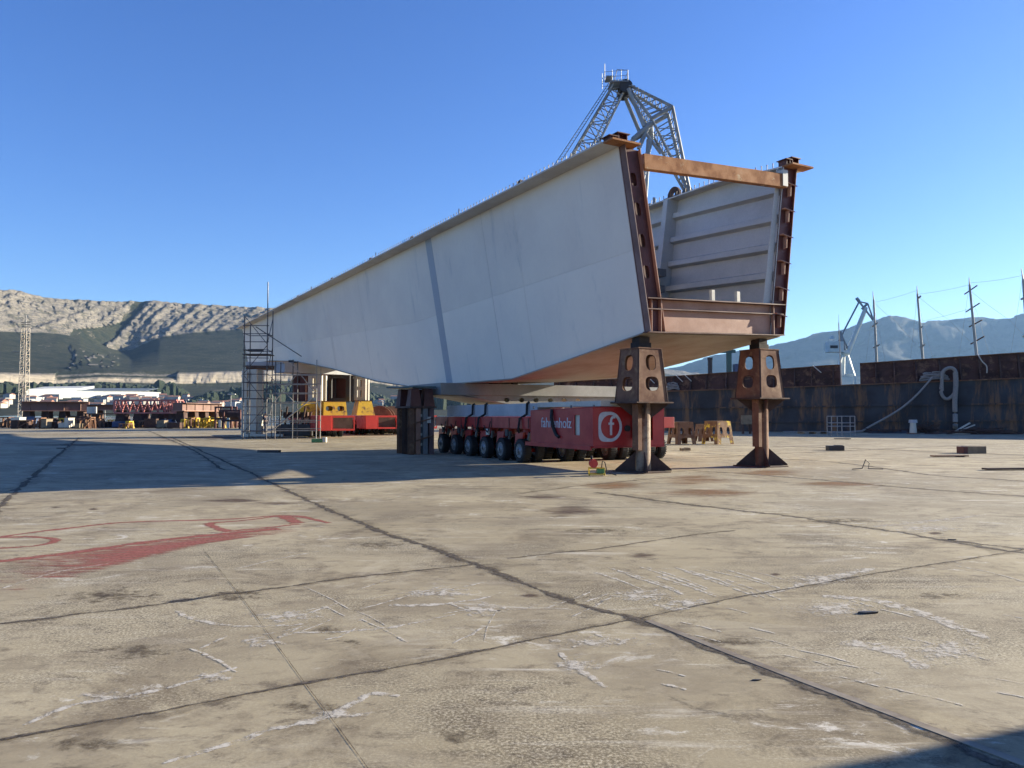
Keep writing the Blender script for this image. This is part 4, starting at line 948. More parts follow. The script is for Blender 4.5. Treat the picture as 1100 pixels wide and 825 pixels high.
def frame_tower(name, label, px0, px1, Y, z0, z1, mat, cat='support frame', rungs=3, dep=1.2, pw=.32):
    a, b = P(px0, 450, Y), P(px1, 450, Y); c = V(((a.x + b.x) / 2, Y, z0)); w = b.x - a.x; t_ = thing(name, label, cat, c)
    for sx in (-1, 1):
        for sy in (0, 1):
            q_ = V((c.x + sx * (w / 2 - pw / 2), Y + sy * dep, 0)); MB().box(q_ + ZU * ((z0 + z1) / 2), (pw, .3, z1 - z0), None).build('post', mat, t_, bevel=.02)
    mb = MB()
    for k in range(rungs + 1):
        z = z0 + .12 + (z1 - z0 - .24) * k / rungs
        for sy in (0, 1): mb.box((c.x, Y + sy * dep, z), (w - 2 * pw - .005, .2, .24))
    mb.each('rung', mat, t_)
    MB().box((c.x, Y + dep + .2, (z0 + z1) / 2), (w - .3, .04, z1 - z0 - .1)).build('back_plate', m_primer if mat != m_rustd else m_dark, t_)
    return t_
frame_tower('support_tower', 'cream ladder frame above the two-hole yellow trestle', 331, 346, 54.6, 2.56, 4.42, m_cream, rungs=2)
frame_tower('support_tower', 'cream ladder frame with a red right post above the right yellow trestle', 379, 393, 58.0, 2.66, 4.5, m_cream, rungs=2)
frame_tower('support_tower', 'dark red brown column behind the scaffold, left of the cream ladder frames', 315, 328, 54.6, 2.56, 4.42, m_primer, rungs=1, pw=.4)
frame_tower('support_tower', 'dark grey and brown column between the cream ladder frames', 352, 376, 56.5, 2.56, 4.5, m_dark, rungs=1, pw=.3)
frame_tower('support_tower', 'tall cream ladder tower standing on the ground behind the scaffold', 260, 276, 53.5, .0, 4.75, m_cream, rungs=7, pw=.36)
MB
def wbox(name, label, cat, lo, hi, mat, grp=None, bev=.02, extra=None):
    lo, hi = V(lo), V(hi); t_ = thing(name, label, cat, V(((lo.x + hi.x) / 2, (lo.y + hi.y) / 2, lo.z)), grp)
    MB().b2(lo, hi).build('body', mat, t_, bevel=bev); return t_
t_ = thing('rear_cross_beam', 'grey cross beam on the cream frames under the rear of the girder', 'cross beam', P(350, 400, 54.5))
a, b = P(300, 401, 53.8), P(384, 401, 58.4)
MB().bar(V((a.x, a.y, 4.85)), V((b.x, b.y, 4.85)), 1.5, .66).build('beam_body', m_grey, t_, bevel=.02)
MB().bar(V((a.x - .1, a.y, 5.2)), V((b.x + .2, b.y, 5.2)), 1.7, .03).build('flange', m_cream, t_)
mb = MB()
for f_ in (.15, .4, .65, .9): q_ = a.lerp(b, f_); mb.box((q_.x, q_.y + .3, 5.35), (.5, .6, .24))
mb.each('packing', m_dark, t_)
t_ = thing('rear_cross_beam', 'brown cross beam behind the scaffold joining the tall cream tower', 'cross beam', P(285, 400, 53.6))
a, b = P(262, 400, 53.6), P(314, 400, 54.4)
MB().bar(V((a.x, a.y + .5, 4.9)), V((b.x, b.y + .5, 4.9)), .5, .24).build('beam_body', m_rustb, t_, bevel=.02)
MB().bar(V((a.x, a.y + .5, 5.17)), V((b.x, b.y + .5, 5.17)), .9, .26).build('deck_plate', m_grey, t_, bevel=.02)

# dark equipment left of rear transporters
t_ = thing('generator_box', 'dark steel machinery box under the scaffold, left of the rear transporters', 'machinery', P(318, 470, 53))
c = V((P(318, 470, 53).x, 53, 0)); MB().b2(c + V((-1.4, 0, .1)), c + V((1.0, 1.6, .9))).build('body', m_dark, t_, bevel=.03)
mb = MB()
for k in range(6): mb.tube(c + V((-1.2 + k * .4, .1, .9)), c + V((-1.1 + k * .42, .2, 1.9 + .25 * math.sin(k * 2))), .07)
mb.b2(c + V((-1.0, .3, 1.35)), c + V((.7, .9, 1.75))); mb.build('pipework', m_rustd, t_)

# ------------------------------------------------------------ SCAFFOLD
t_ = thing('scaffold_tower', 'tall dark tube scaffold tower at the far end of the girder', 'scaffold', G(272, 473))
sc0 = G(261, 472); sx_, sy_ = V((1, .05, 0)).normalized(), V((-.05, 1, 0)).normalized()
def SP(a, b, z): return V((sc0.x, sc0.y, 0)) + sx_ * a + sy_ * b + ZU * z
m_scaf = M('scaffold_tube', (.10, .10, .11), (.07, .06, .06), 3, rough=.5, metal=.3)
m_scafl = M('pale_scaffold_tube', (.34, .33, .31), (.25, .22, .2), 3, rough=.5)
TW, TD = 1.45, 1.3
for a, b, h in ((0, 0, 7.9), (TW, 0, 10.1), (0, TD, 7.5), (TW, TD, 8.4)): mb = MB(); mb.tube(SP(a, b, .02), SP(a, b, h), .035); mb.tube(SP(a, b, 0), SP(a, b, .03), .09); mb.build('standard', m_scaf, t_)
mb = MB()
for k in range(1, 16):
    z = k * .52
    if z < 7.8:
        mb.tube(SP(-.1, 0, z), SP(TW + .1, 0, z), .025); 
        if k % 2: mb.tube(SP(0, 0, z), SP(0, TD, z), .025); mb.tube(SP(TW, 0, z), SP(TW, TD, z), .025); mb.tube(SP(0, TD, z), SP(TW, TD, z), .025)
mb.each('ledger', m_scaf, t_)
mb = MB()
for k in range(4):
    z = .4 + k * 1.9; q_ = k % 2; mb.tube(SP(q_ * TW, -.04, z), SP((1 - q_) * TW, -.04, z + 1.8), .022); mb.tube(SP(TW, 0, z), SP(TW, TD, z + 1.8), .022)
mb.tube(SP(TW * .5, -.05, 7.2), SP(TW + 2.2, -.1, 5.3), .03); mb.each('brace', m_scaf, t_)
mb = MB(); mb.box(SP(TW / 2, TD / 2, 5.45), (TW + .2, TD, .06)); mb.box(SP(TW / 2, 0, 5.7), (TW * .7, .04, .15)); mb.build('plank_deck', m_dark, t_)
t_ = thing('low_scaffold', 'wider low scaffold with pale diagonal braces beside the tall scaffold tower', 'scaffold', SP(3.2, 0, 0))
for a in (TW + .55, 3.1, 4.6): 
    for b in (0, TD): mb = MB(); mb.tube(SP(a, b, .01), SP(a, b, 5.1 if a > 2 else 5.0), .032); mb.build('standard', m_scafl if a > 4 else m_scaf, t_)
mb = MB()
for z in (.55, 1.1, 2.3, 2.9, 3.5, 4.1): mb.tube(SP(TW + .08, -.03, z), SP(4.65, -.03, z), .026); mb.tube(SP(TW + .08, TD, z + .1), SP(4.65, TD, z + .1), .026)
mb.each('ledger', m_scafl, t_)
mb = MB(); mb.tube(SP(TW + .3, -.08, .5), SP(4.3, -.08, 2.6), .04); mb.tube(SP(TW + .5, -.06, 2.4), SP(3.4, -.06, 4.2), .03); mb.tube(SP(1.7, -.07, 4.0), SP(3.2, -.07, 2.4), .025); mb.tube(SP(3.0, -.07, 4.9), SP(4.5, -.07, 3.0), .03); mb.each('brace', m_scafl, t_)
t_ = thing('timber_beam', 'pale timber beam lying on blocks below the low scaffold', 'timber', G(284, 470))
q_ = G(284, 470); MB().box(q_ + V((0, 0, .16)), (2.6, .22, .16)).build('beam_body', m_cream, t_, bevel=.01); MB().box(q_ + V((-.9, 0, .04)), (.2, .4, .079)).build('block', m_wood, t_); MB().box(q_ + V((.9, 0, .04)), (.2, .4, .079)).build('block', m_wood, t_)

# worker in dark blue behind the scaffold
def worker(px, py):
    base = G(px, py); t_ = thing('person', 'person in dark blue work clothes walking behind the scaffold', 'person', base)
    J_ = [((0, 0, .95), .13), ((0, 0, 1.12), .13), ((0, .01, 1.32), .15), ((0, .0, 1.48), .06), ((0, -.01, 1.56), .06), ((0, -.01, 1.66), .095), ((0, -.01, 1.75), .06),
          ((-.19, 0, 1.42), .06), ((-.24, .06, 1.15), .048), ((-.22, -.06, .92), .035), ((-.22, -.1, .83), .035), ((.19, 0, 1.42), .06), ((.25, -.04, 1.15), .048), ((.22, -.14, .93), .035), ((.21, -.18, .85), .035),
          ((-.1, 0, .90), .10), ((-.1, -.14, .50), .07), ((-.1, -.04, .09), .045), ((-.1, -.18, .05), .04), ((.1, 0, .90), .10), ((.1, .1, .50), .07), ((.1, .24, .12), .045), ((.1, .12, .05), .04)]
    E_ = [(0, 1), (1, 2), (2, 3), (3, 4), (4, 5), (5, 6), (2, 7), (7, 8), (8, 9), (9, 10), (2, 11), (11, 12), (12, 13), (13, 14), (0, 15), (15, 16), (16, 17), (17, 18), (0, 19), (19, 20), (20, 21), (21, 22)]
    def skin(name, idx, grow, mat):
        mp = {i: k for k, i in enumerate(idx)}; ed = [(mp[a], mp[b]) for a, b in E_ if a in mp and b in mp]
        me = bpy.data.meshes.new(name); me.from_pydata([J_[i][0] for i in idx], ed, []); ob = bpy.data.objects.new(name, me); C.objects.link(ob); ob.parent = t_; me.materials.append(mat)
        ob.modifiers.new('skin', 'SKIN'); sv = me.skin_vertices[0].data
        for i, k in mp.items(): r_ = J_[i][1] + grow; sv[k].radius = (r_ * (1.25 if i in (0, 1, 2) else 1), r_ * (.8 if i in (0, 1, 2) else 1)); 
        sv[0].use_root = True
        s_ = ob.modifiers.new('sub', 'SUBSURF'); s_.levels = 2; s_.render_levels = 2; return ob
    skinm = M('skin', (.35, .2, .14), rough=.6, bmp=0); blue = M('dark_blue_cloth', (.018, .024, .055), (.012, .016, .04), 8, rough=.9)
    skin('body', list(range(23)), 0, skinm); skin('jacket', [0, 1, 2, 7, 8, 9, 11, 12, 13], .014, blue); skin('trousers', [0, 15, 16, 17, 19, 20, 21], .014, blue)
    mb = MB(); mb.tube((-.1, -.01, .03), (-.1, -.2, .03), .05); mb.tube((.1, .22, .05), (.1, .06, .03), .05); mb.each('boot', m_black, t_)
    mb = MB(); c = V((0, -.01, 1.70))
    rings = [(0, .112), (.05, .108), (.09, .085), (.115, .045), (.125, .005)]
    for (z0, r0), (z1, r1) in zip(rings, rings[1:]): mb.tube(c + ZU * z0, c + ZU * z1, r0, r1, 16, False)
    mb.tube(c, c + ZU * .012, .13, n=16); mb.build('helmet', m_blue, t_)
    t_.location = base; t_.rotation_euler = (0, 0, R(50)); return t_
ORG_keep = dict(ORG)
def worker_wrap():
    old = globals()['thing']
    def loc_thing(name, label, cat, loc=(0, 0, 0), group=None):
        o = bpy.data.objects.new(name, None); C.objects.link(o); ORG[o.name] = V((0, 0, 0)); return props(o, label, cat, group)
    globals()['thing'] = loc_thing; w = worker(285, 464.5); globals()['thing'] = old
worker_wrap()

# ------------------------------------------------------------ BARGE
ba, bb = V((4, 78.3, 0)), V((62, 56.0, 0)); bd = (bb - ba).normalized(); bn = V((bd.y, -bd.x, 0))  # bn points to the quay
if bn.y > 0: bn = -bn
BL = (bb - ba).length
def zk(f): return .07 * noise.noise(V((f * 1.1, 3, 0))) + lerp([(0, 4.95), (11.5, 5.25), (26, 6.0), (41, 6.75), (62, 7.7)], f)     # bulwark top
def zd(f): return lerp([(0, 3.6), (11.5, 3.82), (26, 4.15), (41, 4.6), (62, 5.2)], f)       # deck line
def BP(f, n, z): return ba + bd * f + bn * n + ZU * z
barge = thing('barge', 'long dark blue and rusty barge moored along the quay on the right', 'barge', BP(30, -4, -2))
m_hull = M('barge_hull_paint', (.026, .031, .042), (.019, .019, .021), .5, c3=(.19, .095, .04), sc3=.9, lo3=.47, hi3=.66, streak=True, rough=.6, bmp=.25, bsc=3, bd=.05)
m_bulw = M('bulwark_rust', (.095, .042, .03), (.05, .027, .022), .9, c3=(.22, .12, .07), sc3=1.3, lo3=.50, hi3=.66, rough=.85, bmp=.25, bsc=4)
FS = [BL * k / 40 for k in range(41)]
mb = MB(); mb.grid([[BP(f, 0 if z is not None else 0, z if z is not None else zd(f)) for f in FS] for z in (-2.6, .5, 2.0, None)], bn * -.3); 
for n0, n1 in ((-.3, -14),):
    mb.grid([[BP(f, n0, zd(f) - .03) for f in FS], [BP(f, n1, zd(f) - .03) for f in FS]], (0, 0, -.2))
mb.grid([[BP(f, -14, z if z else zd(f)) for f in FS] for z in (-2.6, 0, None)], bn * -.3)
mb.prism([BP(0, -.3, -2.6), BP(0, -14, -2.6), BP(0, -14, zd(0) - .25), BP(0, -.3, zd(0) - .25)], bd * .3); mb.build('hull', m_hull, barge)
for z in (.85, 2.25):
    mb = MB(); 
    for a, b in zip(FS, FS[1:]): mb.bar(BP(a, .08, z + (zd(a) - 4) * .4), BP(b, .08, z + (zd(b) - 4) * .4), .16, .13)
    mb.build('rubbing_strake', m_hull, barge)
mb = MB()
for a, b in zip(FS, FS[1:]): mb.bar(BP(a, .1, zd(a)), BP(b, .1, zd(b)), .25, .1)
mb.build('deck_edge', m_rustb, barge)
def onbarge(px, n=-2.0):   # barge station under a pixel column
    best = min((abs(550 + 820 * (BP(k * .1, n, 0).x) / BP(k * .1, n, 0).y - px), k * .1) for k in range(int(BL * 10))); return best[1]
GAPS = (onbarge(904, -1.0), onbarge(924, -1.0))
def run(a0, a1, n=18):
    fs = [a0 + (a1 - a0) * k / n for k in range(n + 1)]
    mb = MB(); mb.grid([[BP(f, -.75, zd(f) + .02) for f in fs], [BP(f, -1.0, zk(f)) for f in fs]], bn * -.04)
    mb.build('bulwark', m_bulw, barge)
    mb = MB()
    for a, b in zip(fs, fs[1:]): mb.bar(BP(a, -.93, zk(a) + .03), BP(b, -.93, zk(b) + .03), .34, .05)
    mb.build('rail_cap', m_rustb, barge)
    mb = MB()
    for fr_ in (.35, .7):
        for a, b in zip(fs, fs[1:]): mb.bar(BP(a, -.78 - .2 * fr_, zd(a) + (zk(a) - zd(a)) * fr_), BP(b, -.78 - .2 * fr_, zd(b) + (zk(b) - zd(b)) * fr_), .1, .07)
    mb.build('longitudinal_rib', m_bulw, barge)
run(0, GAPS[0]); run(GAPS[1], BL)
f_ = .6; rb_ = random.Random(5)
while f_ < BL:
    if not (GAPS[0] - .2 < f_ < GAPS[1]):
        h = zk(f_) - .05
        MB().prism([BP(f_, -.06, zd(f_) + .05), BP(f_, -.74, zd(f_) + .05), BP(f_, -.98, h), BP(f_, -.78, h)], bd * .09).build('bulwark_bracket', m_rustd if rb_.random() < .7 else m_bulw, barge)
    f_ += rb_.uniform(1.35, 1.9)
mb = MB()
for a in [rb_.uniform(8, 58) for _ in range(9)]: mb.tube(BP(a, -.7, zk(a) + .12), BP(a + .7, -.5, zk(a) - .55), .04)
mb.each('loose_pipe', m_cream, barge)
def post_on(px, f0, h, r_, name, label, cat, mat):
    p0 = BP(f0, -1.8, zd(f0) - .03); t_ = thing(name, label, cat, p0)
    return p0, t_
f0 = onbarge(763); p0 = BP(f0, -2, zd(f0) - .03); t_ = thing('vent_post', 'short black vent post standing on the barge between the pedestals', 'post', p0)
MB().tube(p0, p0 + ZU * 3.0, .22, n=12).build('pipe', m_dark, t_); MB().tube(p0 + ZU * 3.0, p0 + ZU * 3.25, .27, n=12).build('cap', m_dark, t_)
f0 = onbarge(782); p0 = BP(f0, -3, zd(f0) - .03); t_ = thing('crane_post', 'green T shaped steel post on the barge left of the right pedestal', 'post', p0)
MB().box(p0 + ZU * 1.85, (.42, .42, 3.7)).build('post', m_green, t_); MB().box(p0 + V((-.3, 0, 3.85)), (1.8, .5, .3)).build('arm', m_green, t_); MB().box(p0 + V((1.0, .1, 1.3)), (1.0, .8, 2.6)).build('winch_house', m_blue, t_)
f0 = onbarge(903); p0 = BP(f0, -.2, zd(f0) + .07); t_ = thing('flagpole', 'thin pale pole standing at the gap in the barge bulwark', 'pole', p0)
MB().tube(p0, p0 + ZU * 5.6 + V((-.15, 0, 0)), .06, .045).build('pole', m_mast, t_); MB().tube(p0 + V((-.15, 0, 5.6)), p0 + V((-.15, 0, 6.3)), .012).build('aerial', m_steel, t_)
for px, r_, lab in ((722, .55, 'pale coil of rope on the barge deck right of the near pedestal'), (1004, .62, 'heap of grey mooring rope lying on the barge deck edge')):
    f0 = onbarge(px, -.4); p0 = BP(f0, -.35, zd(f0) + .06); t_ = thing('rope_coil', lab, 'rope', p0, 'coils of rope on the barge'); 
    pts = [p0 + bd * (r_ * (1.9 if px > 900 else 1.2) * math.cos(a * 1.0) * (1 - .0035 * i)) + bn * (.22 * math.sin(a)) + ZU * (.12 + .58 * i / 110 + .1 * math.sin(a * 1.7)) for i in range(110) for a in [i * .42]]
    MB().path(pts, .065, 6).build('coil', m_rope, t_)
fr0 = onbarge(1003, .3); pr = BP(fr0, .25, zd(fr0) + .35); q_ = G(926, 465)
t_ = thing('mooring_rope', 'grey mooring rope sloping from the barge deck down to the quay', 'rope', q_)
MB().path([pr.lerp(q_ + ZU * .1, k / 14) - ZU * (.9 * math.sin(math.pi * k / 14) * (1 - k / 20)) + ZU * .05 for k in range(15)] + [q_ + V((-1.5, -.3, .06)), q_ + V((-4, .2, .06)), q_ + V((-7, -.6, .06))], .085, 8).build('rope', m_rope, t_)
t_ = thing('hanging_rope', 'thick grey rope looped over the barge edge and hanging to the quay', 'rope', BP(onbarge(1025, .3), .3, 0))
def bw(px, y, n=.35):
    f0 = onbarge(px, n); p_ = BP(f0, n, 0); return V((p_.x, p_.y, 1.6 + (445 - y) / 820 * p_.y))
MB().path(smooth_poly([bw(1013, 420), bw(1012, 408), bw(1014, 399), bw(1021, 395), bw(1027, 398), bw(1028, 408), bw(1026, 420), bw(1020, 428), bw(1014, 427), bw(1011, 420), bw(1012, 410)], 5), .14, 8).build('loop', m_rope, t_)
MB().path(smooth_poly([bw(1027, 400, .5), bw(1026.5, 415, .5), bw(1025, 430, .5), bw(1026, 445, .5), bw(1025, 458, .5), V((G(1026, 464.5).x, G(1026, 464.5).y, .15))], 5), .2, 8).build('hanging_part', m_rope, t_)
fc = onbarge(1052, -.5); t_ = thing('hanging_cable', 'thin pale cable dangling over the bulwark at the right', 'cable', BP(fc, -.5, zk(fc)))
MB().path(smooth_poly([BP(fc, -1.2, zk(fc) + .08), BP(fc, -.7, zk(fc) + .1), BP(fc + .3, -.62, zk(fc) - .5), BP(fc + .6, -.55, zk(fc) - .9), BP(fc + .6, -.5, zk(fc) - 1.5)], 4), .045, 6).build('cable', m_cream, t_)

# ------------------------------------------------------------ QUAY ITEMS AT RIGHT
t_ = thing('barrier_rack', 'small pale tubular rack standing on the quay in front of the barge', 'rack', G(906, 468))
p = G(906, 468); w_, h_, d_ = 1.75, 1.45, .8; mb = MB()
for x in (-w_ / 2, -.1, w_ / 2):
    for y in (0, d_): mb.tube(p + V((x, y, 0)), p + V((x, y, h_)), .035)
for z in (.25, .7, .95, h_):
    for y in (0, d_): mb.tube(p + V((-w_ / 2, y, z)), p + V((w_ / 2, y, z)), .03)
    for x in (-w_ / 2, w_ / 2): mb.tube(p + V((x, 0, z)), p + V((x, d_, z)), .03)
mb.build('frame', m_scafl, t_)
t_ = thing('pallet', 'low pale timber pallet on the quay left of the rack', 'pallet', G(873, 466)); p = G(873, 466); mb = MB()
for k in range(6): mb.box(p + V((0, (k - 2.5) * .2, .17)), (2.1, .14, .03))
mb.each('deck_board', m_wood, t_); mb = MB()
for x in (-.95, 0, .95): mb.box(p + V((x, 0, .077)), (.12, 1.2, .15))
mb.each('runner', m_wood, t_)
t_ = thing('bollard', 'short pale mooring bollard on the quay edge in front of the barge', 'bollard', G(981, 466)); p = G(981, 466)
MB().tube(p, p + ZU * .9, .28, .22, 16).build('post', m_cream, t_); MB().tube(p + ZU * .9, p + ZU * 1.15, .34, .3, 16).build('head', m_grey, t_); MB().tube(p, p + ZU * .08, .5, n=16).build('base', m_rustb, t_)
t_ = thing('net_heap', 'dark heap of tangled netting beside the pale bollard', 'netting', G(995, 466)); p = G(994, 465.5); rr_ = random.Random(9)
pts = [p + V((rr_.gauss(0, .55), rr_.gauss(0, .3), abs(rr_.gauss(.35, .25)))) for _ in range(90)]; MB().path(pts, .03, 4).build('netting', m_rustd, t_)
t_ = thing('scrap_heap', 'low dark heap of cable scrap on the quay right of the hanging rope', 'scrap', G(1060, 467)); p = G(1058, 466.5)
pts = [p + V((rr_.gauss(0, 1.5), rr_.gauss(0, .4), abs(rr_.gauss(.12, .2)))) for _ in range(70)]; MB().path(pts, .035, 4).build('cable', m_rustd, t_); mb = MB(); mb.bar(p + V((-2.6, 0, .1)), p + V((-1.0, .3, .9)), .1); mb.bar(p + V((-2.3, .3, .1)), p + V((-.6, .3, .75)), .08); mb.each('plank', m_cream, t_)
t_ = thing('scrap_heap', 'flat dark heap of tarpaulin and cable left of the pale bollard', 'scrap', G(955, 466)); p = G(955, 465.5)
mb = MB()
for k in range(5): mb.frust([p + V((-1.6 + k * .6, -.4, 0)), p + V((-.9 + k * .6, -.4, 0)), p + V((-.9 + k * .6, .4, 0)), p + V((-1.6 + k * .6, .4, 0))], [p + V((-1.4 + k * .6, -.2, .2 + .07 * (k % 3))), p + V((-1.1 + k * .6, -.2, .24)), p + V((-1.1 + k * .6, .2, .2)), p + V((-1.4 + k * .6, .2, .26))])
mb.build('tarpaulin', m_dark, t_); pts = [p + V((rr_.gauss(0, 1.1), rr_.gauss(0, .3), abs(rr_.gauss(.15, .12)))) for _ in range(40)]; MB().path(pts, .03, 4).build('cable', m_rustd, t_)
def block(name, label, px, py, w, h, d, mat, grp='timber blocks on the quay', rot=.0, mat2=None):
    p = G(px, py); t_ = thing(name, label, 'block', p, grp); ax = (V((math.cos(rot), math.sin(rot), 0)), V((-math.sin(rot), math.cos(rot), 0)), ZU)
    MB().box(p + ZU * (h / 2), (w, d, h), ax).build('block', mat, t_, bevel=.015)
    if mat2: MB().box(p - ax[0] * (w / 2 + .24 * w / 2 + .005) + ZU * (h / 2 - .01), (w * .24, d, h - .02), ax).build('end_piece', mat2, t_, bevel=.01)
    else: MB().box(p + ax[0] * w * .2 + ZU * (h + .012), (w * .4, d * .9, .02), ax).build('top_slat', mat, t_)
block('wooden_block', 'black block lying on the quay right of the right pedestal', 897, 484, .7, .22, .35, m_dark)
block('wooden_block', 'weathered wooden block with a rusty end at the right of the quay', 1046, 487, .75, .30, .5, m_wood, mat2=m_primer)
block('wooden_block', 'small pale block between the pedestals', 736, 484, .42, .11, .3, m_wood, rot=.1)
for i, (px, py, L, rot, lab) in enumerate(((1090, 505, 1.9, .12, 'flat rusty plank at the right edge of the yard'), (1020, 491, 1.4, .1, 'low rusty scrap plate right of the black block'), (905, 472, 1.0, 0, 'short dark board lying near the rack'), (1042, 466.5, 2.6, 0, 'white board on the quay at the foot of the hanging rope'), (930, 505, .3, .8, 'thin bent wire scrap standing up from the concrete'))):
    p = G(px, py); t_ = thing('scrap_piece', lab, 'scrap', p); ax = (V((math.cos(rot), math.sin(rot), 0)), V((-math.sin(rot), math.cos(rot), 0)), ZU)
    if i == 4:
        MB().path([p + V((-.35, .1, .02)), p + V((-.1, 0, .05)), p + V((0, 0, .3)), p + V((.12, .03, .2)), p + V((.08, .02, .04)), p + V((.5, 0, .03))], .014, 6).build('wire', m_dark, t_)
    else: MB().box(p + ZU * .045, (L, .22, .05), ax).build('plank', (m_rustd, m_rustb, m_dark, m_cream)[i], t_, bevel=.006); MB().box(p + ZU * .01 + ax[0] * L * .3, (.15, .3, .02), ax).build('cleat', m_rustd, t_)
# rusty yellow trestles on the ground
def old_trestle(px, py, w, h, label, mat, rot):
    p = G(px, py); t_ = thing('rusty_trestle', label, 'trestle', p, 'rusty trestles on the ground by the barge')
    e = V((math.cos(rot), math.sin(rot), 0)); f2 = V((-math.sin(rot), math.cos(rot), 0)); h0, h1 = w / 2, w / 2 * .8
    for d, e_ in ((-f2, e), (f2, -e), (-e, -f2), (e, f2)):
        def fn(a, b, d=d, e_=e_): return p + d * (h0 + (h1 - h0) * b / h) + e_ * a + ZU * b
        MB().holed([(-h0 + .01, 0.0), (-h0 * .62, 0), (-h0 * .5, h * .3), (h0 * .5, h * .3), (h0 * .62, 0), (h0 - .01, 0), (h1 - .01, h), (-h1 + .01, h)], [oval(-h0 * .42, h * .6, w * .2, h * .34, 12, .8), oval(h0 * .42, h * .6, w * .2, h * .34, 12, .8)], fn, -d * .03).build('side_panel', mat, t_)
    MB().box(p + ZU * (h + .02), (h1 * 2, h1 * 2, .04), (e, f2, ZU)).build('top_plate', mat, t_)
old_trestle(732, 477, 1.15, 1.15, 'boxy rusty trestle just right of the near pedestal', m_rustb, .3)
old_trestle(771, 477, 1.2, 1.2, 'rusty trestle with worn yellow paint left of the right pedestal', m_yrust, .5)
old_trestle(756, 474, .9, .98, 'small brown trestle behind the worn yellow one', m_rustb, .1)
t_ = thing('wooden_crate', 'pale brown crate on a stand near the barge, left of the right pedestal', 'crate', G(801, 466)); p = G(802, 466); MB().box(p + ZU * 1.15, (.75, .5, .75)).build('box', m_wood, t_, bevel=.01); mb = MB()
for x in (-.3, .3): mb.box(p + V((x, 0, .385)), (.1, .4, .77))
mb.build('stand', m_rustd, t_)
# small debris on the near slab
for i, (px, py, w, lab) in enumerate(((930, 659, .16, 'dark scrap strip lying on the concrete in the right foreground'), (535, 656, .04, 'tiny dark pebble at a scratch in the middle foreground'), (66, 482, .5, 'dark rag by the left joint at the shadow edge'), (290, 486, 1.1, 'dark flattened scrap by the edge of the girder shadow'), (1022, 580, .12, 'thin black chip on the joint at the right'), (811, 731, .06, 'small dark twig in the right foreground'))):
    p = G(px, py); mb = MB(); n = 7; rg = [p + V((w * .5 * math.cos(a) * rr_.uniform(.7, 1.2), w * .16 * math.sin(a) * rr_.uniform(.7, 1.2), .001)) for a in [2 * math.pi * k / n for k in range(n)]]
    mb.prism(rg, (0.01, 0, w * .09)); o = mb.build('scrap', m_dark, None); props(o, lab, 'scrap')
t_ = thing('hydraulic_pump', 'tiny green and cream pump on the ground in front of the bright red transporters', 'pump', G(343, 475)); p = G(343, 475.5)
MB().box(p + V((-.1, 0, .12)), (.6, .4, .2)).build('tank', m_grass, t_, bevel=.02); MB().box(p + V((.3, 0, .16)), (.22, .3, .28)).build('motor', m_cream, t_, bevel=.02)

# ------------------------------------------------------------ BIG CRANE BEHIND THE GIRDER
YC = 92
cb = P(600, 445, YC); t_ = thing('harbour_crane', 'large silver lattice harbour crane rising behind the girder', 'crane', (cb.x, YC, 0))
def K(px, y, dy=0): return P(px, y, YC + dy)
side = V((0, 1, 0))
HD = K(671, 92); NN = K(698, 132); AP = K(720, 119); TP = K(741, 212); Q0 = K(596, 222); 
mb = MB(); mb.lattice(Q0, K(666, 92), 2.7, 1.5, 13, .11, side); mb.lattice(K(609, 215), K(671, 93), .6, .6, 14, .05, side, zig=False); mb.build('stay_lattice', m_crane, t_)
mb = MB(); mb.lattice(K(560, 300), Q0, 3.6, 3.3, 6, .14, side); mb.build('lower_lattice', m_crane, t_)
mb = MB()  # ladder and cables beside the lattice
for dx in (-1.9, -2.5): mb.tube(K(600, 205) + V((dx, -.6, 0)), K(664, 92) + V((dx * .5, -.6, 0)), .05, n=5)
for k in range(40): f_ = k / 39; a = K(600, 205).lerp(K(664, 92), f_); mb.tube(a + V((-1.9 + .95 * f_, -.6, 0)), a + V((-2.5 + 1.25 * f_, -.6, 0)), .03, n=4)
mb.build('ladder', m_crane, t_)
# head platform with rails
mb = MB(); hc = K(664, 91)
mb.box(hc + V((0, 0, -.1)), (2.2, 2.6, .12)); mb.box(hc + V((-1.1, 0, .7)), (.9, 1.8, .1)); mb.build('head_platform', m_crane, t_)
mb = MB()
for sx in (-1.8, -.9, .2, 1.0):
    for sy in (-1.3, 1.3): mb.tube(hc + V((sx, sy, 0)), hc + V((sx, sy, 1.25 if sx > -1 else 2)), .045, n=5)
for z in (.6, 1.25):
    for sy in (-1.3, 1.3): mb.tube(hc + V((-1.8, sy, z - .25)), hc + V((1.0, sy, z)), .03, n=5)
    for sx in (-1.8, 1.0): mb.tube(hc + V((sx, -1.3, z - .2)), hc + V((sx, 1.3, z)), .03, n=5)
mb.tube(hc + V((-.6, 0, 0)), hc + V((-.1, 0, 1.9)), .05, n=5); mb.tube(hc + V((-.1, 0, 1.9)), hc + V((1.2, 0, 1.8)), .04, n=5); mb.tube(hc + V((1.2, 0, 1.8)), hc + V((1.1, 0, 0)), .05, n=5); mb.build('handrail', m_crane, t_)
mb = MB()
for k in range(3): mb.tube(hc + V((.8, -1.2 + k * 1.2, -.6)), hc + V((.8, -.9 + k * 1.2, -.6)), .8, n=18)
mb.each('rope_sheave', m_dark, t_)
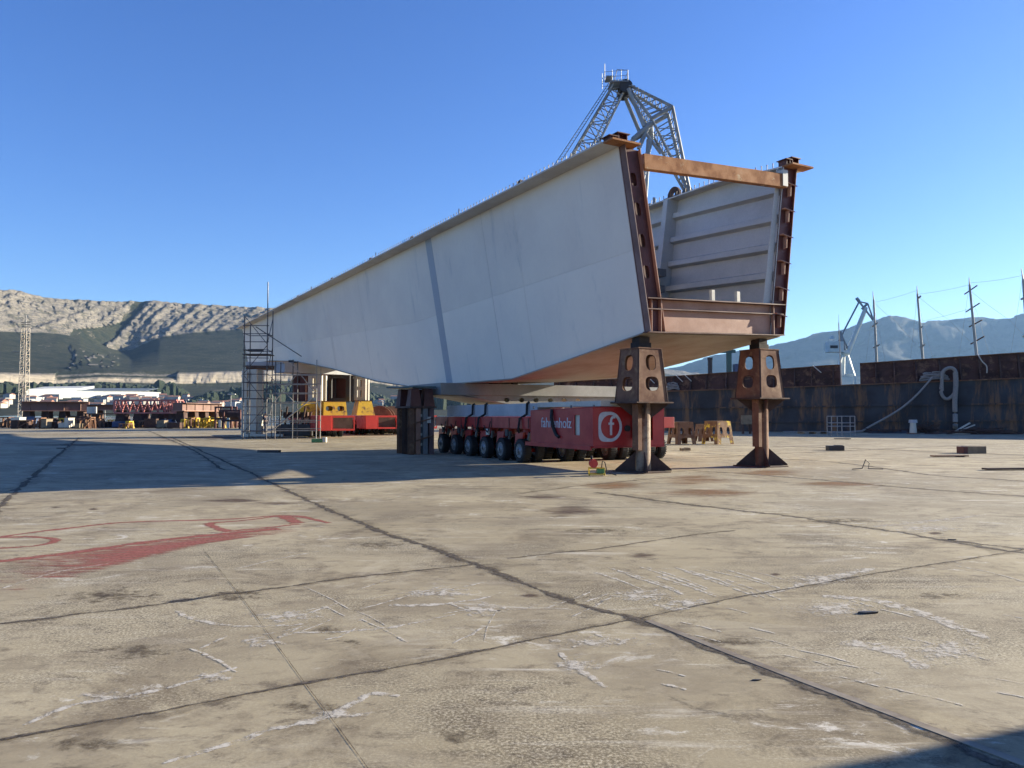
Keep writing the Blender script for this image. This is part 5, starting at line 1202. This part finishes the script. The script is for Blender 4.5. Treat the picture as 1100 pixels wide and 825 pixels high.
# fly jib: chords in two planes
mb = MB()
for dy in (-1.3, 1.3):
    w1 = dy; o_ = V((0, dy, 0)); e_ = V((0, dy * .45, 0))
    mb.tube(HD + o_ * .5, NN + o_, .19); mb.tube(HD + o_ * .5, AP + o_, .19); mb.tube(AP + o_, TP + e_, .2); mb.tube(NN + o_, TP + e_, .17)
    mb.tube(NN + o_, AP + o_, .26); mb.tube(K(660, 100) + o_ + V((1.5, 0, 0)), K(690, 140) + o_, .24)
    for k in range(1, 8):
        f_ = k / 8; mb.tube(HD.lerp(NN, f_) + o_, HD.lerp(AP, min(1, f_ + .07)) + o_, .07, n=5); mb.tube(NN.lerp(TP, f_) + o_.lerp(e_, f_), AP.lerp(TP, f_) + o_.lerp(e_, f_), .08, n=5)
        mb.tube(NN.lerp(TP, f_) + o_.lerp(e_, f_), AP.lerp(TP, min(1, f_ + .12)) + o_.lerp(e_, f_), .06, n=5)
for k in range(0, 9):
    f_ = k / 8; a, b = V((0, -1.3, 0)), V((0, 1.3, 0)); s_ = 1 - .55 * f_
    for u_, v_ in ((HD, NN), (HD, AP)): c = u_.lerp(v_, f_); mb.tube(c + a, c + b, .07, n=5); c2 = u_.lerp(v_, min(1, f_ + .12)); mb.tube(c + a, c2 + b, .055, n=5)
    for u_, v_ in ((NN, TP), (AP, TP)): c = u_.lerp(v_, f_); mb.tube(c + a * s_, c + b * s_, .07, n=5); c2 = u_.lerp(v_, min(1, f_ + .12)); mb.tube(c + a * s_, c2 + b * s_, .055, n=5)
mb.build('fly_jib', m_crane, t_)
mb = MB()
for k in range(4): c = K(738 + k * 1.5, 206 + k * 2.4); mb.tube(c + V((0, -.7, 0)), c + V((0, .7, 0)), .5, n=16)
mb.each('tip_sheave', m_dark, t_); MB().tube(K(743, 217), K(743, 214), .9, n=12).build('hook_block', m_cream, t_)
mb = MB(); mb.lattice(K(684, 330), K(689, 215), 3.0, 2.6, 6, .17, side); mb.tube(K(686, 212, -1.2), K(699, 150, -1.2), .3); mb.tube(K(693, 212, 1.2), K(697, 150, 1.2), .3); mb.tube(K(699, 150), NN, .4); mb.build('main_jib', m_crane, t_)
mb = MB()
for dy in (-1.2, 1.2): mb.tube(NN + V((0, dy, -.5)), K(680, 150, dy), .34); mb.tube(K(680, 150, dy), K(677, 165, dy), .3); mb.tube(K(697, 134, dy), K(686, 160, dy), .26); mb.tube(K(690, 138, dy), K(710, 165, dy), .2)
mb.each('rocker_arm', m_crane, t_)
# tower, machine house and portal, standing on the quay behind
tx = cb.x
mb = MB(); mb.lattice((tx + 2, YC, 9), (tx + 2, YC, 21), 4, 3.2, 5, .2, side); mb.build('tower', m_crane, t_)
mb = MB(); mb.b2((tx - 5, YC - 2.5, 9.5), (tx + 3, YC + 2.5, 13)); mb.build('machine_house', m_grey, t_, bevel=.05); mb = MB(); mb.bar(K(565, 300), (tx - 3, YC, 13), .5); mb.bar(K(684, 330), (tx + 3, YC, 12), .7); mb.build('strut', m_crane, t_)
mb = MB()
for sx in (-4.5, 4.5):
    for sy in (-4.5, 4.5): mb.bar((tx - 2 + sx, YC + sy, 0), (tx - 2 + sx * .5, YC + sy * .5, 9), .7)
mb.b2((tx - 5.5, YC - 3.5, 8.5), (tx + 1.5, YC + 3.5, 9.4)); mb.build('portal', m_crane, t_)

# ------------------------------------------------------------ FAR WHITE CRANE
YW = 260; 
def W(px, y, dy=0): return P(px, y, YW + dy)
t_ = thing('harbour_crane', 'small white harbour crane seen over the gap in the barge bulwark', 'crane', (W(906, 445).x, YW, -2))
mb = MB()
for sx in (-1, 1):
    for sy in (-3, 3): mb.bar(W(908 + sx * 10, 404, sy), W(908 + sx * 3, 382, sy * .4), .55); mb.bar(V((W(908 + sx * 10, 404).x, YW + sy, -2.2)), W(908 + sx * 10, 404, sy), .55)
mb.bar(W(898, 403), W(918, 403), .8); mb.tube(W(905, 404), W(906, 378), .8, .6, 12); mb.tube(W(905, 379), W(912, 379), 1.0); mb.build('portal', m_cranew, t_)
mb = MB(); mb.b2(W(891, 378, -2) , W(901, 368, 2)); mb.build('machine_house', m_cranew, t_, bevel=.1)
MB().tube(W(894, 365), W(894, 361), 1.0, .6, 12).build('roof_dome', m_cranew, t_); mb = MB(); mb.b2(W(892, 374, -2.1), W(900, 371, -2.02)); mb.build('window', m_dark, t_)
mb = MB(); mb.bar(W(910, 378), W(930, 330), .9); mb.bar(W(912, 380), W(931, 331, 2), .6); mb.build('main_jib', m_cranew, t_)
mb = MB(); mb.bar(W(901, 366), W(923, 324), .45); mb.bar(W(907, 378), W(902, 356), .9); mb.bar(W(902, 356), W(912, 378), .5); mb.build('back_stay', m_crane, t_)
mb = MB(); mb.bar(W(920, 320), W(923, 324), .8); mb.bar(W(923, 324), W(938, 344), .5); mb.bar(W(923, 324), W(932, 326), .4); mb.bar(W(932, 326), W(938, 343), .4); mb.bar(W(926, 332), W(932, 326), .7); mb.build('fly_jib', m_crane, t_)

# ------------------------------------------------------------ SAILING SHIP
sh = thing('sailing_ship', 'tall sailing ship whose four pale masts rise behind the barge', 'sailing ship', (70, 150, -2))
def depth(px): return lerp([(930, 175), (988, 165), (1045, 150), (1098, 138), (1120, 132)], px)
def MS(px, y): return P(px, y, depth(px))
hull_c = [V((MS(px, 445).x, depth(px), 0)) for px in (900, 938, 988, 1045, 1098, 1150, 1190)]
ws = [.6, 4, 5, 5, 4.6, 3.4, .4]; mb = MB(); rows = []
for z, k in ((-2.4, .6), (0, .9), (2.2, 1), (3.8, 1.03)): rows.append([c + V((.25, -.97, 0)) * (w * k) + ZU * z for c, w in zip(hull_c, ws)])
mb.grid(rows, (0, .25, 0)); rows2 = [[p_ + 2 * V((-.25, .97, 0)) * ((p_ - V((c.x, c.y, p_.z))).length) for p_, c in zip(r_, hull_c)] for r_ in rows]; mb.grid(rows2, (0, -.25, 0)); mb.grid([rows[2], rows2[2]], (0, 0, .2)); mb.build('hull', m_cream, sh)
ms_ = [((942, 396), (938.5, 322), (937.5, 313)), ((992, 396), (985.5, 316), (985, 307)), ((1050, 392), (1041.5, 306), (1041, 298)), ((1105, 390), (1099, 300), (1097, 288))]
yards = [[(939.5, 349, 5, -4), (941, 372, 6, -3)], [(987, 320, 3, -3), (989, 352, 3, -2), (990.5, 372, 4, -3)], [(1042, 312, 13, -9), (1044, 331, 14, -9), (1047, 348, 13, -7), (1049, 366, 14, -8)], [(1100, 320, 6, -3), (1102, 360, 6, -3)]]
for (b_, m_, tp), yl in zip(ms_, yards):
    dd = depth(b_[0]); q0 = P(b_[0], b_[1], dd); q1 = P(*m_, dd); q2 = P(*tp, dd); q0 = q0 + (q0 - q1).normalized() * (max(0, q0.z - 2))
    mb = MB(); mb.tube(q0, q1, .34, .2, 10); mb.tube(q1, q2, .14, .05, 6); mast = mb.build('mast', m_mast, sh)
    for (x, y, L, s_) in yl: mb = MB(); mb.tube(P(x - L * .45, y - s_ * .45, dd + 1.2), P(x + L * .6, y + s_ * .6, dd - 1.2), .13 if L > 8 else .2); mb.build('yard', m_rustd if L > 8 else m_mast, mast)
mb = MB()
def rope(a, b, sag=0):
    a = P(*a, depth(a[0])); b = P(*b, depth(b[0])); mb.path([a.lerp(b, k / 8) - ZU * sag * math.sin(math.pi * k / 8) for k in range(9)], .022, 4)
for a, b in (((939, 325), (962, 345)), ((962, 345), (985, 370)), ((986, 318), (1020, 344)), ((1020, 344), (1048, 372)), ((1042, 312), (1085, 344)), ((1085, 344), (1103, 362)), ((938, 325), (985, 312)), ((986, 316), (1041, 306)), ((1041, 304), (1098, 296)), ((985, 320), (978, 385)), ((985, 320), (1003, 388)), ((1041, 306), (1030, 385)), ((1041, 306), (1064, 385)), ((1098, 300), (1085, 385)), ((1098, 300), (1120, 390)), ((938, 325), (930, 390)), ((938, 325), (952, 392)), ((990, 345), (1046, 330))): rope(a, b, .2)
mb.build('rigging', m_steel, sh)

# ------------------------------------------------------------ LEFT YARD
def at(px, Y, z=0): return V(((px - 550) / 820 * Y, Y, z))
def zz(y, Y): return 1.6 + (445 - y) / 820 * Y
# lattice mast
YM = 104; t_ = thing('lattice_mast', 'slender pale lattice mast at the far left of the yard', 'mast', at(25, YM))
b0 = at(25.5, YM); mb = MB(); mb.lattice(b0 + ZU * .3, at(25.5, YM, zz(352, YM)), .95, .72, 18, .045, V((0, 1, 0)), rb=.025); mb.build('lattice', m_mast, t_)
mb = MB(); mb.box(b0 + ZU * .15, (2, 2, .3)); mb.build('base', m_grey, t_)
mb = MB()
for y in (346, 348, 351, 364, 378): mb.tube(at(21 if y < 370 else 12, YM, zz(y, YM)), at(31 if y < 370 else 22, YM, zz(y, YM)), .05)
mb.tube(at(25.5, YM, zz(352, YM)), at(26, YM, zz(338, YM)), .06); mb.build('aerial_arm', m_steel, t_)
def girder_seg(label, px0, px1, Y0, Y1, y0, h, mat, grp='brown girders stored in the left yard'):
    a, b = at(px0, Y0), at(px1, Y1); z0 = zz(y0, (Y0 + Y1) / 2); t_ = thing('stored_girder', label, 'steel girder', (a + b) / 2, grp)
    d = (b - a).normalized(); n_ = V((-d.y, d.x, 0))
    MB().bar(a + ZU * (z0 + h / 2), b + ZU * (z0 + h / 2), 1.2, h, ).build('web', mat, t_)
    MB().bar(a + ZU * (z0 + h + .041), b + ZU * (z0 + h + .041), 2.2, .08).build('flange', mat, t_); MB().bar(a + ZU * (z0 - .041), b + ZU * (z0 - .041), 1.7, .08).build('flange', m_beam, t_)
    L = (b - a).length; mb = MB()
    for k in range(int(L / 2.2) + 1): q_ = a.lerp(b, (k + .5) / (int(L / 2.2) + 1)); mb.bar(q_ + ZU * z0 - n_ * .62, q_ + ZU * (z0 + h) - n_ * .62, .12, .1)
    mb.each('stiffener', mat, t_)
    for f_ in (.1, .37, .63, .9):
        q_ = a.lerp(b, f_); MB().frust([q_ + V((i, j, 0)) for i, j in ((-.6, -.6), (.6, -.6), (.6, .6), (-.6, .6))], [q_ + V((i, j, z0 - .085)) for i, j in ((-.4, -.5), (.4, -.5), (.4, .5), (-.4, .5))]).build('stand', m_rustd, t_)
girder_seg('long brown girder on stands behind the lattice mast', 24, 96, 96, 99, 441, 1.05, m_brownb)
girder_seg('long low brown girder behind the red truss', 96, 190, 97, 98, 440, .55, m_brownb)
girder_seg('brown girder tapering away to the right of the red truss', 191, 234, 90, 99, 441.2, .85, m_brownb)
# red truss
t_ = thing('truss_segment', 'faded red lattice truss segment standing on stands in the left yard', 'truss', at(156, 92)); Yt = 92
z0, z1 = zz(443.5, Yt), zz(430, Yt); a, b = at(123, Yt), at(190, Yt); mb = MB()
for dy in (0, 1.8):
    for z in (z0, z1): mb.bar(a + V((0, dy, z)), b + V((0, dy, z)), .2, .18)
mb.each('chord', m_truss, t_)
mb = MB(); n = 7
for dy in (0, 1.8):
    for k in range(n):
        p0 = a.lerp(b, k / n * .82); p1 = a.lerp(b, (k + .5) / n * .82); p2 = a.lerp(b, (k + 1) / n * .82); mb.bar(p0 + V((0, dy, z0 + .1)), p1 + V((0, dy, z1 - .1)), .13); mb.bar(p1 + V((0, dy, z1 - .1)), p2 + V((0, dy, z0 + .1)), .13)
    for k in range(7): p0 = a.lerp(b, .82 + .18 * k / 6); mb.bar(p0 + V((0, dy, z0 + .1)), p0 + V((0, dy, z1 - .1)), .08)
    for k in (0, 1): p0 = a.lerp(b, k); mb.bar(p0 + V((0, dy, z0 + .1)), p0 + V((0, dy, z1 - .1)), .2)
mb.each('diagonal', m_truss, t_); mb = MB()
for k in range(9): p0 = a.lerp(b, k / 8); mb.bar(p0 + V((0, .1, z1)), p0 + V((0, 1.7, z1)), .12); mb.bar(p0 + V((0, .1, z0)), p0 + V((0, 1.7, z0)), .12)
mb.each('cross_tie', m_truss, t_)
for f_ in (.08, .36, .64, .92): q_ = a.lerp(b, f_) + V((0, .9, 0)); MB().frust([q_ + V((i, j, 0)) for i, j in ((-.7, -.9), (.7, -.9), (.7, .9), (-.7, .9))], [q_ + V((i, j, z0 - .1)) for i, j in ((-.4, -.7), (.4, -.7), (.4, .7), (-.4, .7))]).build('stand', m_rustd, t_)
# tank, crates, supports
t_ = thing('storage_tank', 'white upright cylinder tank on a rusty frame left of the red truss', 'tank', at(99, 93)); c = at(99, 93)
MB().tube(c + ZU * zz(444, 93), c + ZU * zz(437, 93), .55, n=20).build('tank', m_cream, t_); mb = MB()
for sx in (-.6, .6): mb.bar(c + V((sx, -.3, 0)), c + V((sx, -.3, zz(444, 93))), .16); mb.bar(c + V((sx, .6, 0)), c + V((sx, .6, zz(444, 93))), .16)
mb.b2(c + V((-.8, -.6, zz(444, 93) - .12)), c + V((3.0, .8, zz(444, 93) - .005))); mb.build('frame', m_rustb, t_)
ry = random.Random(21)
kinds = [('support_stand', 'support stand', m_yellow), ('steel_crate', 'crate', m_cream), ('steel_crate', 'crate', m_rustd), ('support_stand', 'support stand', m_rustb), ('steel_crate', 'crate', m_wood), ('steel_crate', 'crate', m_blue)]
lbl = {('support_stand', 0): 'yellow steel support stand in the cluttered left yard', ('steel_crate', 1): 'cream steel crate in the cluttered left yard', ('steel_crate', 2): 'dark rusty steel crate in the cluttered left yard', ('support_stand', 3): 'brown rusty support stand in the cluttered left yard', ('steel_crate', 4): 'timber coloured crate in the cluttered left yard', ('steel_crate', 5): 'faded blue crate in the cluttered left yard'}
YARD = []
for k in range(100):
    px = 1 + k * 2.7 + ry.uniform(-1.5, 1.5)
    if px > 256: break
    Y = ry.choice((90, 93, 97, 86 if px < 215 and px > 20 else 92)) ; Y += ry.uniform(-1, 1); w = ry.uniform(.4, 1.7); h = ry.uniform(.3, 1.0) if px > 100 and px < 200 else ry.uniform(.35, 1.25)
    ki = ry.choices(range(6), (3, 1.3, 6, 5, 2.5, 1))[0]
    if 205 < px < 232: ki = 0
    nm, ct, mt = kinds[ki]; c = at(px, Y); t_ = thing(nm, lbl[(nm, ki)], ct, c, lbl[(nm, ki)].split(' in the')[0] + 's of the left yard'); YARD.append((px, ki, t_))
    if nm == 'support_stand':
        mb = MB()
        for sx in (-1, 1):
            for sy in (-1, 1): mb.bar(c + V((sx * w / 2, sy * .5, 0)), c + V((sx * w * .38, sy * .4, h)), .15)
        mb.each('leg', mt, t_); MB().box(c + ZU * (h + .06), (w, 1.0, .12)).build('top_beam', mt, t_); MB().bar(c + V((-w / 2, -.5, .1)), c + V((w * .38, -.4, h - .1)), .1).build('brace', mt, t_)
    else:
        MB().box(c + ZU * (h / 2 + .1), (w, 1.2, h)).build('box', mt, t_, bevel=.03); mb = MB()
        for sx in (-.45, .45): mb.box(c + V((sx * w, 0, .05)), (.15, 1.1, .098))
        mb.each('foot', m_rustd, t_); MB().box(c + ZU * (h + .13), (w * 1.04, 1.25, .05)).build('lid', mt, t_)
for ki in range(6):
    for i, (px, _, o_) in enumerate(sorted([h for h in YARD if h[1] == ki], key=lambda h: h[0])):
        o_['label'] = lbl[(kinds[ki][0], ki)].replace('in the cluttered', ', %s of its sort from the left in the' % ordinal(i + 1)).replace(' ,', ',')
# pale big boxes under the truss
for i, (px, w, lab) in enumerate(((152, 1.5, 'white box container under the middle of the red truss'), (176, 2.0, 'pale round topped bundle under the right of the red truss'), (207, 3.2, 'long pale cream bundle under the brown girder right of the truss'))):
    c = at(px, 101); t_ = thing('stored_bundle', lab, 'bundle', c); mb = MB()
    if i == 0: mb.box(c + ZU * .75, (w, 1.4, 1.3))
    else:
        for k in range(3 if i == 1 else 5): mb.tube(c + V((-w / 2 + k * w / 4, -.9, .62)), c + V((-w / 2 + k * w / 4, .9, .62)), .5, n=14)
    mb.build('wrapping', m_cream, t_); MB().box(c + ZU * .05, (w * 1.3, 1.5, .1)).build('skid', m_wood, t_)
# red-brown machine frames near the scaffold
for i, (px, lab) in enumerate(((243, 'dark brown machine frame left of the scaffold tower'), (252, 'smaller red brown machine frame touching the scaffold tower in view'))):
    Y = 88 - i * 3; c = at(px, Y); t_ = thing('machine_frame', lab, 'machine frame', c); mb = MB(); h = 2.4 - i * .4
    for sx in (-1, 1):
        for sy in (-1, 1): mb.bar(c + V((sx * .9, sy * .8, 0)), c + V((sx * .9, sy * .8, h)), .18)
    for z in (h * .45, h): mb.bar(c + V((-1, -.8, z)), c + V((1, -.8, z)), .2); mb.bar(c + V((-1, .8, z)), c + V((1, .8, z)), .2)
    mb.build('frame', m_primer, t_); MB().tube(c + V((-.7, 0, h * .72)), c + V((.7, 0, h * .72)), .45, n=16).build('drum', m_rustd, t_); MB().b2(c + V((-.5, -.9, .1)), c + V((-.2, -.85, 1.2))).build('panel', m_cream, t_)
# cable drums right of the rear trestles
for i, (px, Y) in enumerate(((409, 64), (422, 66))):
    c = at(px, Y); r_ = 1.15; t_ = thing('cable_drum', ('dark cable drum right of the yellow trestles', 'paler brown cable drum by the rusty trestle stack')[i], 'drum', c + ZU * .1, 'cable drums behind the red transporters')
    z = 1.15; 
    for dy in (-.7, .7): MB().tube(c + V((0, dy - .06, z)), c + V((0, dy + .06, z)), r_, n=28).build('flange', m_wood if i else m_rustb, t_)
    MB().tube(c + V((0, -.63, z)), c + V((0, .63, z)), r_ * .75, n=24).build('cable', m_dark if not i else m_beam, t_); MB().tube(c + V((0, -.8, z)), c + V((0, -.761, z)), .25, n=12).build('hub', m_cream, t_)
# lamp posts in the far yard
for px, Y, y1 in ((248, 120, 424), (200, 118, 430), (113, 118, 428)):
    if Y > 105: Y = 103
    c = at(px, Y); t_ = thing('lamp_post', {248: 'lamp post with flat white head left of the scaffold', 200: 'thin lamp post above the right end of the red truss', 113: 'thin lamp post left of the red truss'}[px], 'lamp post', c); h = zz(y1, Y)
    MB().tube(c, c + ZU * h, .07, .05).build('pole', m_steel, t_); MB().box(c + V((.1, 0, h + .06)), (1.0 if px == 248 else .5, .3, .12)).build('lamp_head', m_hall, t_)

# ------------------------------------------------------------ UNSEEN CONTAINERS ADDED OFF-FRAME AT THE RIGHT (to cast the shadow in the near corner)
c0 = V((1.4, 3.52, 0)) + V((sd.x, sd.y, 0)).normalized() * 10.5
t_ = thing('shadow_caster_container', 'unseen stacked containers added outside the right of the frame to cast a shadow', 'container', c0 + V((3, -3, 0)))
mb = MB(); L_, D_, H_ = 12, 2.4, 2.6
ax0 = V((math.cos(R(-55)), math.sin(R(-55)), 0)); ax1 = V((-ax0.y, ax0.x, 0))
for lv in range(2):
    for k in range(40):
        q_ = c0 + ax0 * (k * .3 + .15) + ZU * (H_ * lv + H_ / 2 + .02); mb.box(q_ + ax1 * (-.02 if k % 2 else .02) - ax1 * 1.2, (.3, D_ + (.04 if k % 2 else 0), H_ - .04), (ax0, ax1, ZU))
mb.build('body', m_blue, t_)
